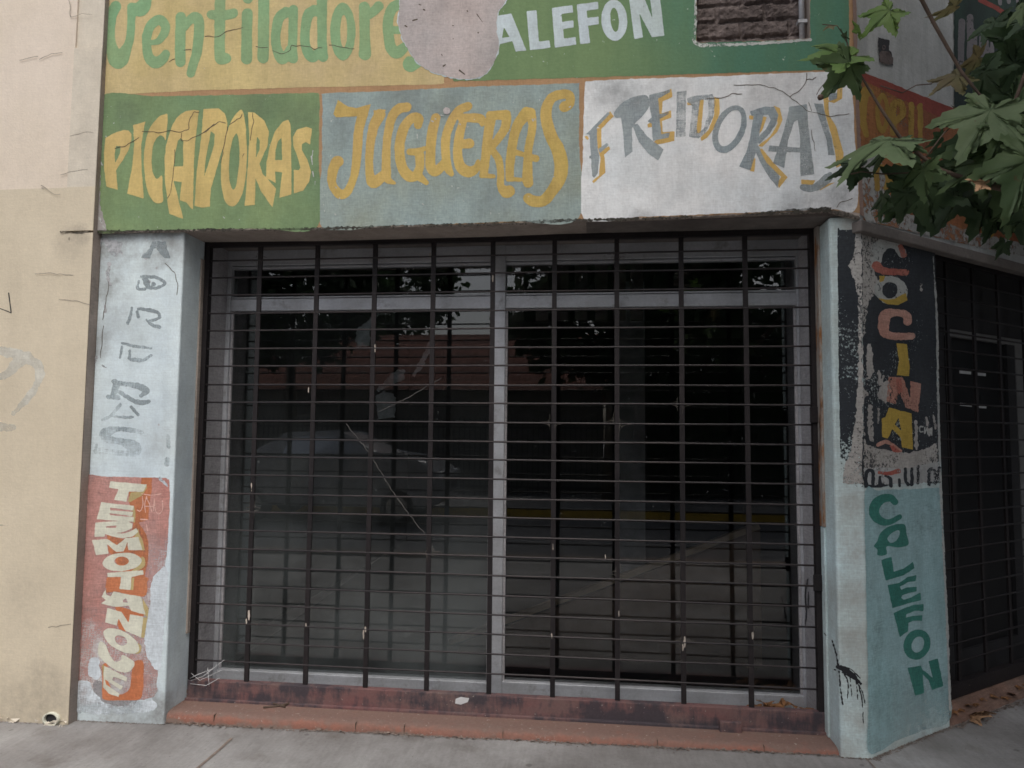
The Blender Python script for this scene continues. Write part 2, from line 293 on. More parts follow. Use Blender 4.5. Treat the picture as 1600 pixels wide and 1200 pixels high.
du = t_.math('ADD', t_.ramp(t_.sep()[2], -0.124, -0.104, -0.15, 0.62), t_.ramp(n3, 0.35, 0.7, -0.2, 0.45))
c_ = t_.mix(t_.ramp(du, 0.1, 0.6, 0, 0.9), c_, (0.19, 0.125, 0.105))
lo_ = t_.math('ADD', t_.ramp(t_.sep()[2], -0.158, -0.132, 0.5, 0.0), t_.ramp(n3, 0.4, 0.62, -0.15, 0.35)); c_ = t_.mix(t_.ramp(lo_, 0.25, 0.5, 0, 0.85), c_, (0.2, 0.155, 0.13))
c_ = t_.mix(t_.ramp(t_.noise(55, 4), 0.66, 0.7, 0, 0.8), c_, (0.36, 0.3, 0.26)); c_ = t_.mix(1.0, c_, t_.mix(n2, (0.72,)*3, (1.25,)*3), 'MULTIPLY')
M_['step'] = t_.finish(c_, 0.85, t_.math('ADD', n2, n3), 0.5, 0.006, 0.3)
M_['stepo'] = paint_mat('dusty_brown_step', (0.235, 0.135, 0.10), (0.16, 0.115, 0.095), dirt=1.0, stain=0.6, dirtcol=(0.09, 0.075, 0.065), weave=0.2)
M_['cement'] = paint_mat('rough_cement_edge', (0.2, 0.16, 0.135), (0.25, 0.2, 0.17), dirt=0.8, weave=0.2)
M_['doorp'] = simple('dusty_grey_door_panel', (0.2, 0.2, 0.2), 0.85)  # darker than the window metal: the door's shade is put into this grey
M_['chip'] = simple('bare_primer_chip', (0.5, 0.44, 0.38), 0.9)
M_['tpaper'] = simple('grimy_torn_paper', (0.42, 0.44, 0.46), 0.9, var=0.5, scale=14)  # flat pale colour painted for sky reflections on the left pane
M_['wood'] = simple('dusty_board', (0.5, 0.38, 0.28), 0.8, var=0.35, scale=5)
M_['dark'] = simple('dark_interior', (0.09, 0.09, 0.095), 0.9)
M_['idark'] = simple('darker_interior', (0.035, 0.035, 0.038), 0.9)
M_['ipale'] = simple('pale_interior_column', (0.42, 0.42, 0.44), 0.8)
M_['paper'] = simple('dirty_paper', (0.62, 0.63, 0.64), 0.9, var=0.15)
M_['web'] = simple('dusty_cobweb', (0.15, 0.145, 0.14), 0.95)
M_['dryleaf'] = simple('dry_leaf', (0.27, 0.13, 0.055), 0.8, var=0.5, scale=30)
M_['dryleafp'] = simple('pale_dry_leaf', (0.42, 0.25, 0.14), 0.8, var=0.4, scale=30)
M_['bark'] = simple('mottled_bark', (0.17, 0.145, 0.11), 0.9, var=0.5, scale=6)
M_['twig'] = simple('brown_twig', (0.10, 0.068, 0.05), 0.8, var=0.4, scale=20)
M_['fabric'] = simple('faded_blind', (0.20, 0.16, 0.155), 0.9)
M_['asphalt'] = simple('asphalt', (0.13, 0.132, 0.138), 0.9, var=0.3, scale=3)
M_['kerby'] = simple('yellow_kerb_paint', (0.75, 0.5, 0.08), 0.8)
M_['tyre'] = simple('rubber', (0.02, 0.02, 0.02), 0.8)
M_['carp'] = simple('grey_car_paint', (0.36, 0.37, 0.39), 0.12, metal=0.0, var=0.05, bump=0.0)
M_['chrome'] = simple('car_trim', (0.6, 0.62, 0.63), 0.2, metal=0.9, var=0.05, bump=0.0)
M_['lamp'] = simple('car_lamp_lens', (0.7, 0.72, 0.75), 0.1, var=0.05, bump=0.0)
M_['oppwall'] = simple('opposite_house_render', (0.26, 0.25, 0.23), 0.9, var=0.15, scale=1.5)
M_['fencem'] = simple('dark_fence_paint', (0.05, 0.05, 0.05), 0.7)

t_ = NT('red_roof_tiles'); wv = t_.n('ShaderNodeTexWave'); wv.inputs['Scale'].default_value = 1.6; wv.bands_direction = 'X'; t_.l(t_.pos, wv.inputs['Vector'])
wz_ = t_.n('ShaderNodeTexWave'); wz_.inputs['Scale'].default_value = 1.1; wz_.bands_direction = 'Z'; wz_.wave_profile = 'SAW'; t_.l(t_.pos, wz_.inputs['Vector'])
c_ = t_.mix(t_.noise(3, 6), (0.30, 0.11, 0.075), (0.2, 0.09, 0.07)); c_ = t_.mix(1.0, c_, t_.mix(wz_.outputs['Fac'], (0.5,)*3, (1.1,)*3), 'MULTIPLY')
M_['tiles'] = t_.finish(c_, 0.85, t_.math('ADD', wv.outputs['Fac'], wz_.outputs['Fac']), 0.6, 0.05)

# pavement concrete: trowel strokes, stains and specks
t_ = NT('pavement_concrete'); n1 = t_.noise(1.3, 8, 0.62); n2 = t_.noise(60, 4, 0.65); n3 = t_.noise(1, 4, 0.6, t_.vmap((70, 5, 5)))
c_ = t_.mix(t_.ramp(n1, 0.34, 0.7), A(146, 145, 144, 1.2), A(104, 101, 99, 1.2)); c_ = t_.mix(1.0, c_, t_.mix(n2, (0.8,)*3, (1.2,)*3), 'MULTIPLY')
c_ = t_.mix(1.0, c_, t_.mix(n3, (0.84,)*3, (1.16,)*3), 'MULTIPLY')
c_ = t_.mix(t_.ramp(t_.noise(90, 2), 0.7, 0.74, 0, 0.7), c_, (0.07, 0.06, 0.05)); c_ = t_.mix(t_.ramp(t_.noise(5, 8, 0.7), 0.56, 0.75, 0, 0.6), c_, (0.12, 0.1, 0.085))
c_ = t_.mix(t_.ramp(t_.noise(1, 7, 0.7, t_.vmap((2.2, 1.1, 1))), 0.52, 0.7, 0, 0.55), c_, (0.13, 0.12, 0.115)); vor = t_.n('ShaderNodeTexVoronoi'); vor.inputs['Scale'].default_value = 4.5; t_.l(t_.pos, vor.inputs['Vector']); c_ = t_.mix(t_.ramp(t_.math('ADD', vor.outputs['Distance'], t_.math('MULTIPLY', t_.noise(30, 4), .12)), 0.1, 0.13, 0.6, 0), c_, (0.1, 0.095, 0.09))
M_['pave'] = t_.finish(c_, 0.92, t_.math('ADD', n2, t_.math('MULTIPLY', n3, 1.2)), 0.35, 0.004, 0.2)

# old dark brick
t_ = NT('sooty_brick'); n1 = t_.noise(9, 8, 0.7); n2 = t_.noise(60, 5, 0.7)
c_ = t_.mix(t_.ramp(n1, 0.35, 0.65), (0.10, 0.082, 0.078), (0.24, 0.2, 0.19)); c_ = t_.mix(1.0, c_, t_.mix(n2, (0.55,)*3, (1.3,)*3), 'MULTIPLY')
M_['brick'] = t_.finish(c_, 0.95, t_.math('ADD', n1, n2), 0.8, 0.01, 0.1)

# window glass: clear with a weak mirror, dusty in patches
def glass_mat(name, dust, dustcol, ior=1.72):
    t = NT(name); fr = t.n('ShaderNodeFresnel'); fr.inputs['IOR'].default_value = ior
    tr = t.n('ShaderNodeBsdfTransparent'); tr.inputs['Color'].default_value = (0.86, 0.88, 0.88, 1)
    gl = t.n('ShaderNodeBsdfGlossy'); gl.inputs['Roughness'].default_value = 0.0
    wob = t.noise(0.9, 2, 0.5); b = t.n('ShaderNodeBump'); b.inputs['Strength'].default_value = 0.02; b.inputs['Distance'].default_value = 0.02
    t.l(wob, b.inputs['Height']); t.l(b.outputs[0], gl.inputs['Normal'])
    mx = t.n('ShaderNodeMixShader'); t.l(fr.outputs[0], mx.inputs[0]); t.l(tr.outputs[0], mx.inputs[1]); t.l(gl.outputs[0], mx.inputs[2])
    df = t.n('ShaderNodeBsdfDiffuse'); df.inputs['Color'].default_value = (*dustcol, 1)
    n1 = t.noise(1.2, 7, 0.62); n2 = t.noise(70, 3, 0.6); sp = t.ramp(t.noise(38, 2), 0.72, 0.74, 0, 0.5)
    z = t.ramp(t.math('ADD', t.sep()[2], t.math('MULTIPLY', t.sep()[0], 0.35)), 0.1, 1.7, 1.0, 0.08)
    f = t.math('MULTIPLY', t.math('MULTIPLY', t.ramp(n1, 0.3, 0.72), t.ramp(n2, 0.2, 0.8, 0.6, 1.2)), dust)
    f = t.math('ADD', t.math('MULTIPLY', f, z), t.math('MULTIPLY', sp, 0.3))
    m2 = t.n('ShaderNodeMixShader'); t.l(f, m2.inputs[0]); t.l(mx.outputs[0], m2.inputs[1]); t.l(df.outputs[0], m2.inputs[2])
    t.l(m2.outputs[0], t.out.inputs['Surface']); return t.m
M_['glass'] = glass_mat('dusty_window_glass', 0.34, (0.40, 0.45, 0.455))
M_['doorg'] = simple('blacked_out_door_glass', (0.014, 0.014, 0.016), 0.55, var=0.4, scale=4, spec=0.25)  # opaque dark colour stands in for glass whose reflections came out too bright
M_['glassr'] = glass_mat('dark_window_glass', 0.035, (0.3, 0.31, 0.33))

# leaves: upper side shade varies per leaf through object-space noise, veins as bump
def leaf_mat(name, a, b):
    t = NT(name); n1 = t.noise(7, 3); n2 = t.noise(70, 4, 0.6)
    c = t.mix(t.ramp(n1, 0.35, 0.65), a, b); c = t.mix(1.0, c, t.mix(n2, (0.8,)*3, (1.2,)*3), 'MULTIPLY')
    c = t.mix(t.ramp(t.noise(45, 3), 0.68, 0.74, 0, 0.6), c, (0.12, 0.085, 0.04))
    p = t.n('ShaderNodeBsdfPrincipled'); t.l(c, p.inputs['Base Color']); p.inputs['Roughness'].default_value = 0.55; p.inputs['Specular IOR Level'].default_value = 0.35
    bp = t.n('ShaderNodeBump'); bp.inputs['Strength'].default_value = 0.25; bp.inputs['Distance'].default_value = 0.003; t.l(n2, bp.inputs['Height']); t.l(bp.outputs[0], p.inputs['Normal'])
    tl = t.n('ShaderNodeBsdfTranslucent'); t.l(c, tl.inputs['Color']); mx = t.n('ShaderNodeMixShader'); mx.inputs[0].default_value = 0.42
    t.l(p.outputs[0], mx.inputs[1]); t.l(tl.outputs[0], mx.inputs[2]); t.l(mx.outputs[0], t.out.inputs['Surface']); return t.m
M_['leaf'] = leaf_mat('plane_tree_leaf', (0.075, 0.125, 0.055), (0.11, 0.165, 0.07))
M_['leafd'] = leaf_mat('dark_plane_tree_leaf', (0.04, 0.07, 0.034), (0.06, 0.1, 0.045))  # dark copy of the leaf green, backlit shade put into the colour
M_['leafp'] = leaf_mat('pale_leaf_underside', (0.165, 0.225, 0.11), (0.13, 0.19, 0.09))
M_['leafy'] = leaf_mat('bright_leaf', (0.14, 0.23, 0.055), (0.11, 0.2, 0.055))
M_['leafvein'] = leaf_mat('pale_leaf_vein', (0.085, 0.135, 0.06), (0.1, 0.15, 0.07))
M_['leafb'] = leaf_mat('browning_leaf', (0.2, 0.15, 0.08), (0.13, 0.14, 0.06))

# ------------------------------------------------------------------ paint sheets: signed-distance shapes contoured into one flat mesh
def catmull(pts, k=6):
    n = len(pts); out = []
    P = [np.array(p, float) for p in pts]
    for i in range(n):
        a, b, c, d = P[i-1], P[i], P[(i+1) % n], P[(i+2) % n]
        for j in range(k):
            t = j/k; out.append(0.5*((2*b)+(c-a)*t+(2*a-5*b+4*c-d)*t*t+(3*b-a-3*c+d)*t**3))
    return [tuple(p) for p in out]
def ell(cx, cy, rx, ry, rot=0, k=40):
    c, s = math.cos(R(rot)), math.sin(R(rot)); out = []
    for i in range(k):
        q = 2*math.pi*i/k; x, y = rx*math.cos(q), ry*math.sin(q); out.append((cx+x*c-y*s, cy+x*s+y*c))
    return out
def sd_poly(X, Yg, pts):
    d = np.full(X.shape, 1e9); ins = np.zeros(X.shape, bool); n = len(pts)
    for i in range(n):
        x0, y0 = pts[i]; x1, y1 = pts[(i+1) % n]; ex, ey = x1-x0, y1-y0; L2 = ex*ex+ey*ey+1e-12
        t = np.clip(((X-x0)*ex+(Yg-y0)*ey)/L2, 0, 1); d = np.minimum(d, (X-x0-ex*t)**2+(Yg-y0-ey*t)**2)
        if y0 != y1: ins ^= ((y0 > Yg) != (y1 > Yg)) & (X < (x1-x0)*(Yg-y0)/(y1-y0)+x0)
    d = np.sqrt(d); return np.where(ins, -d, d)
def sd_stroke(X, Yg, pts):
    d = np.full(X.shape, 1e9)
    if len(pts) == 1: return np.hypot(X-pts[0][0], Yg-pts[0][1])-pts[0][2]
    for (x0, y0, r0), (x1, y1, r1) in zip(pts[:-1], pts[1:]):
        ex, ey = x1-x0, y1-y0; L2 = ex*ex+ey*ey+1e-12
        t = np.clip(((X-x0)*ex+(Yg-y0)*ey)/L2, 0, 1); d = np.minimum(d, np.hypot(X-x0-ex*t, Yg-y0-ey*t)-(r0+(r1-r0)*t))
    return d
def smooth_stroke(pts, k=5):
    if len(pts) < 3: return pts
    P = [np.array(p, float) for p in pts]; P = [2*P[0]-P[1]] + P + [2*P[-1]-P[-2]]; out = []
    for i in range(1, len(P)-2):
        a, b, c, d = P[i-1:i+3]
        for j in range(k):
            t = j/k; q = 0.5*((2*b)+(c-a)*t+(2*a-5*b+4*c-d)*t*t+(3*b-a-3*c+d)*t**3); q[2] = max(q[2], 0.5); out.append(tuple(q))
    out.append(tuple(P[-2])); return out
RNG = np.random.default_rng(3)
def vnoise(X, Yg, sc, seed):
    rng = np.random.default_rng(seed); G = rng.random((64, 64)); x = X/sc; y = Yg/sc
    xi = np.floor(x).astype(int); yi = np.floor(y).astype(int); fx = x-xi; fy = y-yi
    fx = fx*fx*(3-2*fx); fy = fy*fy*(3-2*fy); g = lambda a, b: G[a % 64, b % 64]
    return (g(xi, yi)*(1-fx)+g(xi+1, yi)*fx)*(1-fy)+(g(xi, yi+1)*(1-fx)+g(xi+1, yi+1)*fx)*fy-0.5
def tr(items, ox, oy, sc):
    out = []
    for k, pts in items:
        out.append((k, [((p[0]/sc)+ox, (p[1]/sc)+oy) + ((p[2]/sc,) if len(p) > 2 else ()) for p in pts]))
    return out
SEEDN = [10]
def sheet(name, items, plane, off, mat, parent, res=1.25, jit=0.5, jsc=7.0, grow=0.0):
    """items: P polygon, C smooth polygon, S stroke; lower-case = cut out. Coordinates are surface points read through the fitted camera."""
    xs = [p[0] for k, pts in items if k.isupper() for p in pts]; ys = [p[1] for k, pts in items if k.isupper() for p in pts]
    rm = max([p[2] for k, pts in items if k == 'S' for p in pts] + [0]) + 3
    x0, x1, y0, y1 = min(xs)-rm, max(xs)+rm, min(ys)-rm, max(ys)+rm
    nx, ny = int((x1-x0)/res)+2, int((y1-y0)/res)+2
    X, Yg = np.meshgrid(x0+np.arange(nx)*res, y0+np.arange(ny)*res, indexing='ij')
    D = np.full(X.shape, 1e9)
    def one(k, pts):
        q = k.upper()
        if q == 'S': pts = smooth_stroke(pts)
        elif q == 'C': pts = catmull(pts)
        m = max([p[2] for p in pts]) if q == 'S' else 0
        a0 = max(0, int((min(p[0] for p in pts)-m-6-x0)/res)); a1 = min(nx, int((max(p[0] for p in pts)+m+6-x0)/res)+2)
        b0 = max(0, int((min(p[1] for p in pts)-m-6-y0)/res)); b1 = min(ny, int((max(p[1] for p in pts)+m+6-y0)/res)+2)
        sl_ = (slice(a0, a1), slice(b0, b1))
        if a1 <= a0 or b1 <= b0: return sl_, None
        return sl_, (sd_stroke if q == 'S' else sd_poly)(X[sl_], Yg[sl_], pts)
    for k, pts in items:
        if k.isupper():
            s_, d = one(k, pts)
            if d is not None: D[s_] = np.minimum(D[s_], d)
    for k, pts in items:
        if k.islower():
            s_, d = one(k, pts)
            if d is not None: D[s_] = np.maximum(D[s_], -d)
    SEEDN[0] += 1
    D = D - grow + vnoise(X, Yg, jsc, SEEDN[0])*jit*2 + vnoise(X, Yg, 2.6, SEEDN[0]+500)*jit
    P0, n = PL[plane] if isinstance(plane, str) else plane
    P1 = P0 - n*(off*0.3 + (SEEDN[0] % 60)*4e-6)
    inside = D < 0; V = []; Fc = []; vid = {}
    def pt(x, y):
        d = ray(x, y); t = (P1-CAMP).dot(n)/d.dot(n); V.append(CAMP+d*t); return len(V)-1
    def corner(i, j):
        k = (i, j)
        if k not in vid: vid[k] = pt(x0+i*res, y0+j*res)
        return vid[k]
    def edge(i, j, a, b):
        k = (i, j, a, b) if (i, j) < (a, b) else (a, b, i, j)
        if k not in vid:
            d0, d1 = D[i, j], D[a, b]; t = d0/(d0-d1); vid[k] = pt(x0+(i+(a-i)*t)*res, y0+(j+(b-j)*t)*res)
        return vid[k]
    full = inside[:-1, :-1] & inside[1:, :-1] & inside[:-1, 1:] & inside[1:, 1:]
    anyi = inside[:-1, :-1] | inside[1:, :-1] | inside[:-1, 1:] | inside[1:, 1:]
    for i in range(nx-1):
        j = 0; fr = full[i]; ar = anyi[i]
        if not ar.any(): continue
        while j < ny-1:
            if fr[j]:
                k = j
                while k < ny-1 and fr[k]: k += 1
                Fc.append((corner(i, j), corner(i, k), corner(i+1, k), corner(i+1, j))); j = k; continue
            if ar[j]:
                cs = [(i, j), (i, j+1), (i+1, j+1), (i+1, j)]; poly = []
                for q in range(4):
                    a, b = cs[q], cs[(q+1) % 4]
                    if inside[a]: poly.append(corner(*a))
                    if inside[a] != inside[b]: poly.append(edge(*a, *b))
                if len(poly) > 2: Fc.append(tuple(poly))
            j += 1
    m = MB(); m.v = V; m.f = Fc; m.sm = [False]*len(Fc)
    return m.build(name, mat, parent)

# ------------------------------------------------------------------ ground
def gz(x, y): return -0.156 + 0.0095*max(-2, min(6, x)) + 0.012*min(0, max(-4.6, y))
pm = MB(); xs = [-30, -8, -4, -2, -1, 0, 1, 2, 3, 4, 5, 6, 8, 14, 30]; ys = [6, 3, 1, 0, -0.5, -1, -2, -3, -4.6]
pm.add([(x, y, gz(x, y)) for x in xs for y in ys], [(i*len(ys)+j, i*len(ys)+j+1, (i+1)*len(ys)+j+1, (i+1)*len(ys)+j) for i in range(len(xs)-1) for j in range(len(ys)-1)])
pv = pm.build('sidewalk', M_['pave']); pv['kind'] = 'structure'
k_ = MB().box((-30, -4.75, -0.4), (30, -4.602, -0.17)); kb = k_.build('kerb', M_['cement'], bevel=0.01); kb['kind'] = 'structure'
rd = MB().add([(-60, -4.7, -0.33), (60, -4.7, -0.33), (60, -40, -0.33), (-60, -40, -0.33)], [(0, 3, 2, 1)]).build('road', M_['asphalt']); rd['kind'] = 'structure'
sw2 = MB().box((-40, -13, -0.5), (40, -10.15, -0.19)).build('far_sidewalk', M_['pave']); sw2['kind'] = 'structure'
kb2 = MB().box((-40, -10.15, -0.5), (40, -10.0, -0.18)).build('far_kerb', M_['kerby']); kb2['kind'] = 'structure'
gd = MB().add([(-200, 200, -0.62), (200, 200, -0.62), (200, -200, -0.62), (-200, -200, -0.62)], [(0, 3, 2, 1)]).build('ground', M_['pave']); gd['kind'] = 'structure'

# ------------------------------------------------------------------ the corner shop building
B = thing('shop_building', 'painted corner shop with hand lettered signs and chamfered corner', 'shop', (1.5, 0.0, -0.15))
XF0 = U(147, 200, 'F').x; XF1 = 3.443
NBL = U(1087, 67, 'F'); NBR = U(1266, 62, 'F'); NX0, NX1, NZ = NBL.x, NBR.x, (NBL.z+NBR.z)/2
ZT, NT_ = 5.2, 3.80
# main fascia: front face outline with the ragged lower edge, niche left open
low = [U(u, v, 'F') for u, v in ((147, 363.5), (300, 360.5), (480, 358.5), (640, 354), (770, 350.5), (880, 345.5), (1000, 342.5), (1150, 336.5), (1296, 329.5))] + [Vector((XF1, YF, U(1345, 342, 'F').z))]
low[0].x = XF0
fm = MB()
cols = []
for a, b in zip(low[:-1], low[1:]): cols.append((a.x, a.z, b.x, b.z))
def fcol(x0, za, x1, zb, z0, z1, flat=False):
    q0, q1 = (za, zb) if not flat else (z0, z0)
    fm.extrude([(x0, YF, q0), (x1, YF, q1), (x1, YF, z1), (x0, YF, z1)], (0, 0.30, 0))
def lowz(x):
    for a, b in zip(low[:-1], low[1:]):
        if a.x <= x <= b.x: return a.z + (b.z-a.z)*(x-a.x)/(b.x-a.x)
    return low[-1].z
xs = sorted([p.x for p in low] + [NX0, NX1])
for a, b in zip(xs[:-1], xs[1:]):
    if a >= NX0-1e-6 and b <= NX1+1e-6:
        fcol(a, lowz(a), b, lowz(b), 0, NZ); fcol(a, 0, b, 0, NT_, ZT, True)
    else: fcol(a, lowz(a), b, lowz(b), 0, ZT)
fascia = fm.build('fascia', M_['plaster'], B)
lo = MB()   # underside of the fascia and the lintel beam behind it, a little above the front edge
lo.box((XF0+0.05, YF+0.03, 2.405), (XR+0.1, 0.32, 2.52)); lo.build('lintel', M_['soffit'], B)
# chamfer fascia
zb = 2.372
cf = MB().prism([(XF1, YF), tuple((C0-N_*0.025+E_*3.6)[:2]), tuple((C0+N_*0.35+E_*3.6)[:2]), (XF1-0.03, YF+0.4)], zb, ZT)
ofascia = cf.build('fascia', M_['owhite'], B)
# left pillar, right corner pillar, far pillar on the chamfer
lp = MB().box((U(146, 600, 'P').x, YP, -0.5), (XL, 0.45, 2.408)).build('pillar', M_['pwhite'], B, bevel=0.008)
lp['label'] = 'white pillar with faded letters'
def rp(p): return (p.x, p.y)
rpm = MB().prism([(XR, YP), rp(C0), rp(OC(0.683, 0, 0)), rp(OC(0.683, 0.5, 0)), (XR, 0.5)], -0.5, 2.40)
rpil = rpm.build('pillar', M_['pblue'], B, bevel=0.012); rpil['label'] = 'bluish corner pillar with black and teal panels'
MB().obox(2.35, 3.5, 0, 0.5, -0.5, 2.37).build('pillar', M_['pblue'], B)
# rest of the shell
sh = MB(); sh.box((-0.5, 0.45, -0.4), (-0.35, 6, 2.9)); sh.box((-0.35, 5.85, -0.4), (7, 6, 2.9)); sh.box((6.2, 2.3, -0.4), (6.35, 5.85, 2.9)); sh.box((-0.5, 0.33, 2.62), (6.35, 6, 2.9))
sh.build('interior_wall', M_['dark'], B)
MB().obox(0.75, 3.3, 1.30, 1.36, -0.09, 2.44).build('interior_partition', M_['idark'], B)  # unseen panel added behind the door to block a bright gap
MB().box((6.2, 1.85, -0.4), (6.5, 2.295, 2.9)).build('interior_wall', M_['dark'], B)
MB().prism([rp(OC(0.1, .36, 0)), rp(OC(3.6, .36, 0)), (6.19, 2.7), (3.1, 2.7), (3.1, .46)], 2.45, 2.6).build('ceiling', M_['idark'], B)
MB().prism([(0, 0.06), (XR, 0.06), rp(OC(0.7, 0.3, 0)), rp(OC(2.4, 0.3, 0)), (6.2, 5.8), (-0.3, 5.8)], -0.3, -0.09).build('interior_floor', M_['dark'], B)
# jambs and sill behind the grille
MB().box((-0.002, 0.021, -0.09), (0.03, 0.45, 2.405)).build('jamb', M_['jamb'], B)
MB().box((XR-0.03, 0.021, -0.09), (XR+0.002, 0.45, 2.405)).build('jamb', M_['jamb'], B)

# ---- painted signs on the fascia
T1 = (150, 0, 6.154); T2 = (400, 0, 6.154)
sheet('sign_border', [('P', [(149, -150), (1335, -150), (1335, 108), (1344, 333), (1296, 328), (1150, 335), (1000, 340), (770, 349), (480, 356), (147, 360)]), ('p', [(1088, -200), (1266, -200), (1266, 62), (1088, 67)])], 'F', 0.002, M_['border'], B, res=3, jit=0.8)
sY = sheet('yellow_sign', [('C', [(154, -150), (300, -150), (500, -150), (690, -150), (693, 0), (695, 60), (694, 124), (688, 131), (600, 134), (420, 138), (280, 142.5), (158, 149.5), (152, 146), (153, 60)])], 'F', 0.004, M_['yellow'], B, res=2.5, jit=0.6)
ven = tr([('S', [(190,60,52),(145,160,54),(130,320,52),(148,450,55),(215,575,86),(300,450,46),(332,330,40),(340,180,40),(345,70,45)]), ('S', [(350,80,48),(420,90,70),(460,50,68),(490,-20,40)]),
 ('S', [(530,410,25),(600,395,32),(655,320,42),(668,250,44),(610,190,50),(530,240,46),(490,340,46),(487,450,44),(510,555,50),(575,600,58),(640,565,50),(670,520,42)]),
 ('S', [(815,165,50),(810,400,50),(812,595,50)]), ('S', [(850,270,30),(905,190,45),(960,165,50),(990,220,50),(988,350,50),(970,500,48),(935,620,45),(912,705,42)]),
 ('S', [(1197,-320,55),(1192,100,52),(1190,300,52),(1190,540,52),(1215,570,50),(1250,560,50)]), ('S', [(1110,140,45),(1200,150,48),(1310,132,46),(1325,122,42)]),
 ('S', [(1455,130,52),(1450,300,52),(1448,565,55)]), ('S', [(1460,-15,50)])], *T1) + \
 tr([('S', [(78,-350,55),(72,300,54),(68,555,55)]), ('S', [(290,115,50),(225,170,50),(190,330,46),(200,460,48),(245,560,55),(290,540,50),(325,470,38)]), ('S', [(360,92,46),(355,300,44),(350,480,46),(355,560,50)]), ('S', [(290,120,50),(360,110,42)]),
 ('S', [(560,100,52),(500,150,52),(470,320,46),(485,470,48),(540,545,55),(600,510,42)]), ('S', [(635,-350,55),(635,300,46),(638,480,48),(645,545,50)]), ('S', [(560,105,52),(630,112,48)]),
 ('P', ell(835,303,122,278)), ('p', ell(843,300,34,155)), ('S', [(1042,70,54),(1045,300,50),(1048,520,60)]), ('S', [(1090,145,40),(1140,100,45),(1180,60,48)]),
 ('S', [(1400,30,50),(1310,80,50),(1270,200,50),(1275,350,50),(1300,460,55),(1355,505,60),(1420,460,48),(1450,420,30)]), ('S', [(1300,290,35),(1390,290,38)]), ('S', [(1490,615,78),(1540,600,60)])], *T2)
sheet('lettering', ven, 'F', 0.006, M_['vgreen'], sY, jit=0.35)
sG = sheet('green_sign', [('P', [(700, -150), (1326, -150), (1327, 108), (1000, 118.5), (708, 127)]), ('p', [(1088, -200), (1266, -200), (1266, 62), (1088, 67)])], 'F', 0.004, M_['tgreen'], B, res=2.5, jit=0.6)
TA = (770, 0, 5.714)
sheet('lettering', tr([('P', [(40,140),(165,120),(300,450),(205,460),(175,365),(62,395),(50,470),(-20,490),(0,300)]), ('p', [(100,245),(150,330),(82,338)]),
 ('P', [(302,100),(390,90),(412,370),(505,360),(515,425),(332,448)]), ('P', [(527,72),(712,45),(715,110),(612,125),(620,195),(718,182),(722,245),(628,258),(635,345),(740,330),(745,398),(555,425)]),
 ('P', [(750,40),(940,15),(942,80),(838,95),(845,160),(945,148),(946,215),(850,228),(870,385),(780,395)]), ('P', ell(1085,180,116,184,-3)), ('p', ell(1088,177,38,108,-5)),
 ('P', [(1218,0),(1218,-30),(1345,-40),(1425,165),(1402,-40),(1490,-40),(1532,318),(1422,332),(1308,118),(1342,335),(1265,350)])], *TA), 'F', 0.006, M_['wletter'], sG, jit=0.3)
pz = [(626,-160),(625,0),(622,31),(628,58),(639,78),(652,97),(675,112),(707,121),(730,123.5),(751,120),(766,107),(777,83),(780,65),(776,49),(777,26),(779,17),(789,3),(796,-20),(790,-160)]
pmesh = MB(); zz = [U(u+random.uniform(-.8,.8), v+random.uniform(-.8,.8), 'F') - Vector((0, 0.0075, 0)) for u, v in catmull([p for p in pz], 4)]
sheet('plaster_edge', [('P', [(u+(u-705)*0.012, v+1.8) for u, v in pz])], 'F', 0.0068, M_['wletter'], B, res=2, jit=1.2, jsc=5)
sP = sheet('bare_plaster_patch', [('C', pz)], 'F', 0.0085, M_['patch'], B, res=1.6, jit=0.8, jsc=5)
sheet('gouge', [('S', [(u, v, r), (u+dx, v+dy, r*0.6)]) for u, v, r, dx, dy in ((662,15,1.2,2,1),(645,32,1.3,7,-2),(730,17,1.2,1,1),(708,60,.8,0,2),(747,51,1,0,1),(693,103,1.4,3,-2),(718,110,1.4,8,6),(690,85,.8,1,2),(745,22,.5,20,28),(633,40,1.3,3,2),(707,40,.8,2,0),(655,7,.7,3,1))], 'F', 0.0095, M_['crack'], sP, res=0.8, jit=0.3)
sPi = sheet('picadoras_sign'.replace('picadoras', 'olive_green'), [('C', [(152, 153), (250, 150.5), (350, 148.5), (450, 146), (494, 145.5), (499, 150), (498, 250), (496, 354), (400, 356.5), (300, 358.5), (200, 360), (150, 359), (152, 250)])], 'F', 0.004, M_['pgreen'], B, res=2.5, jit=0.7)
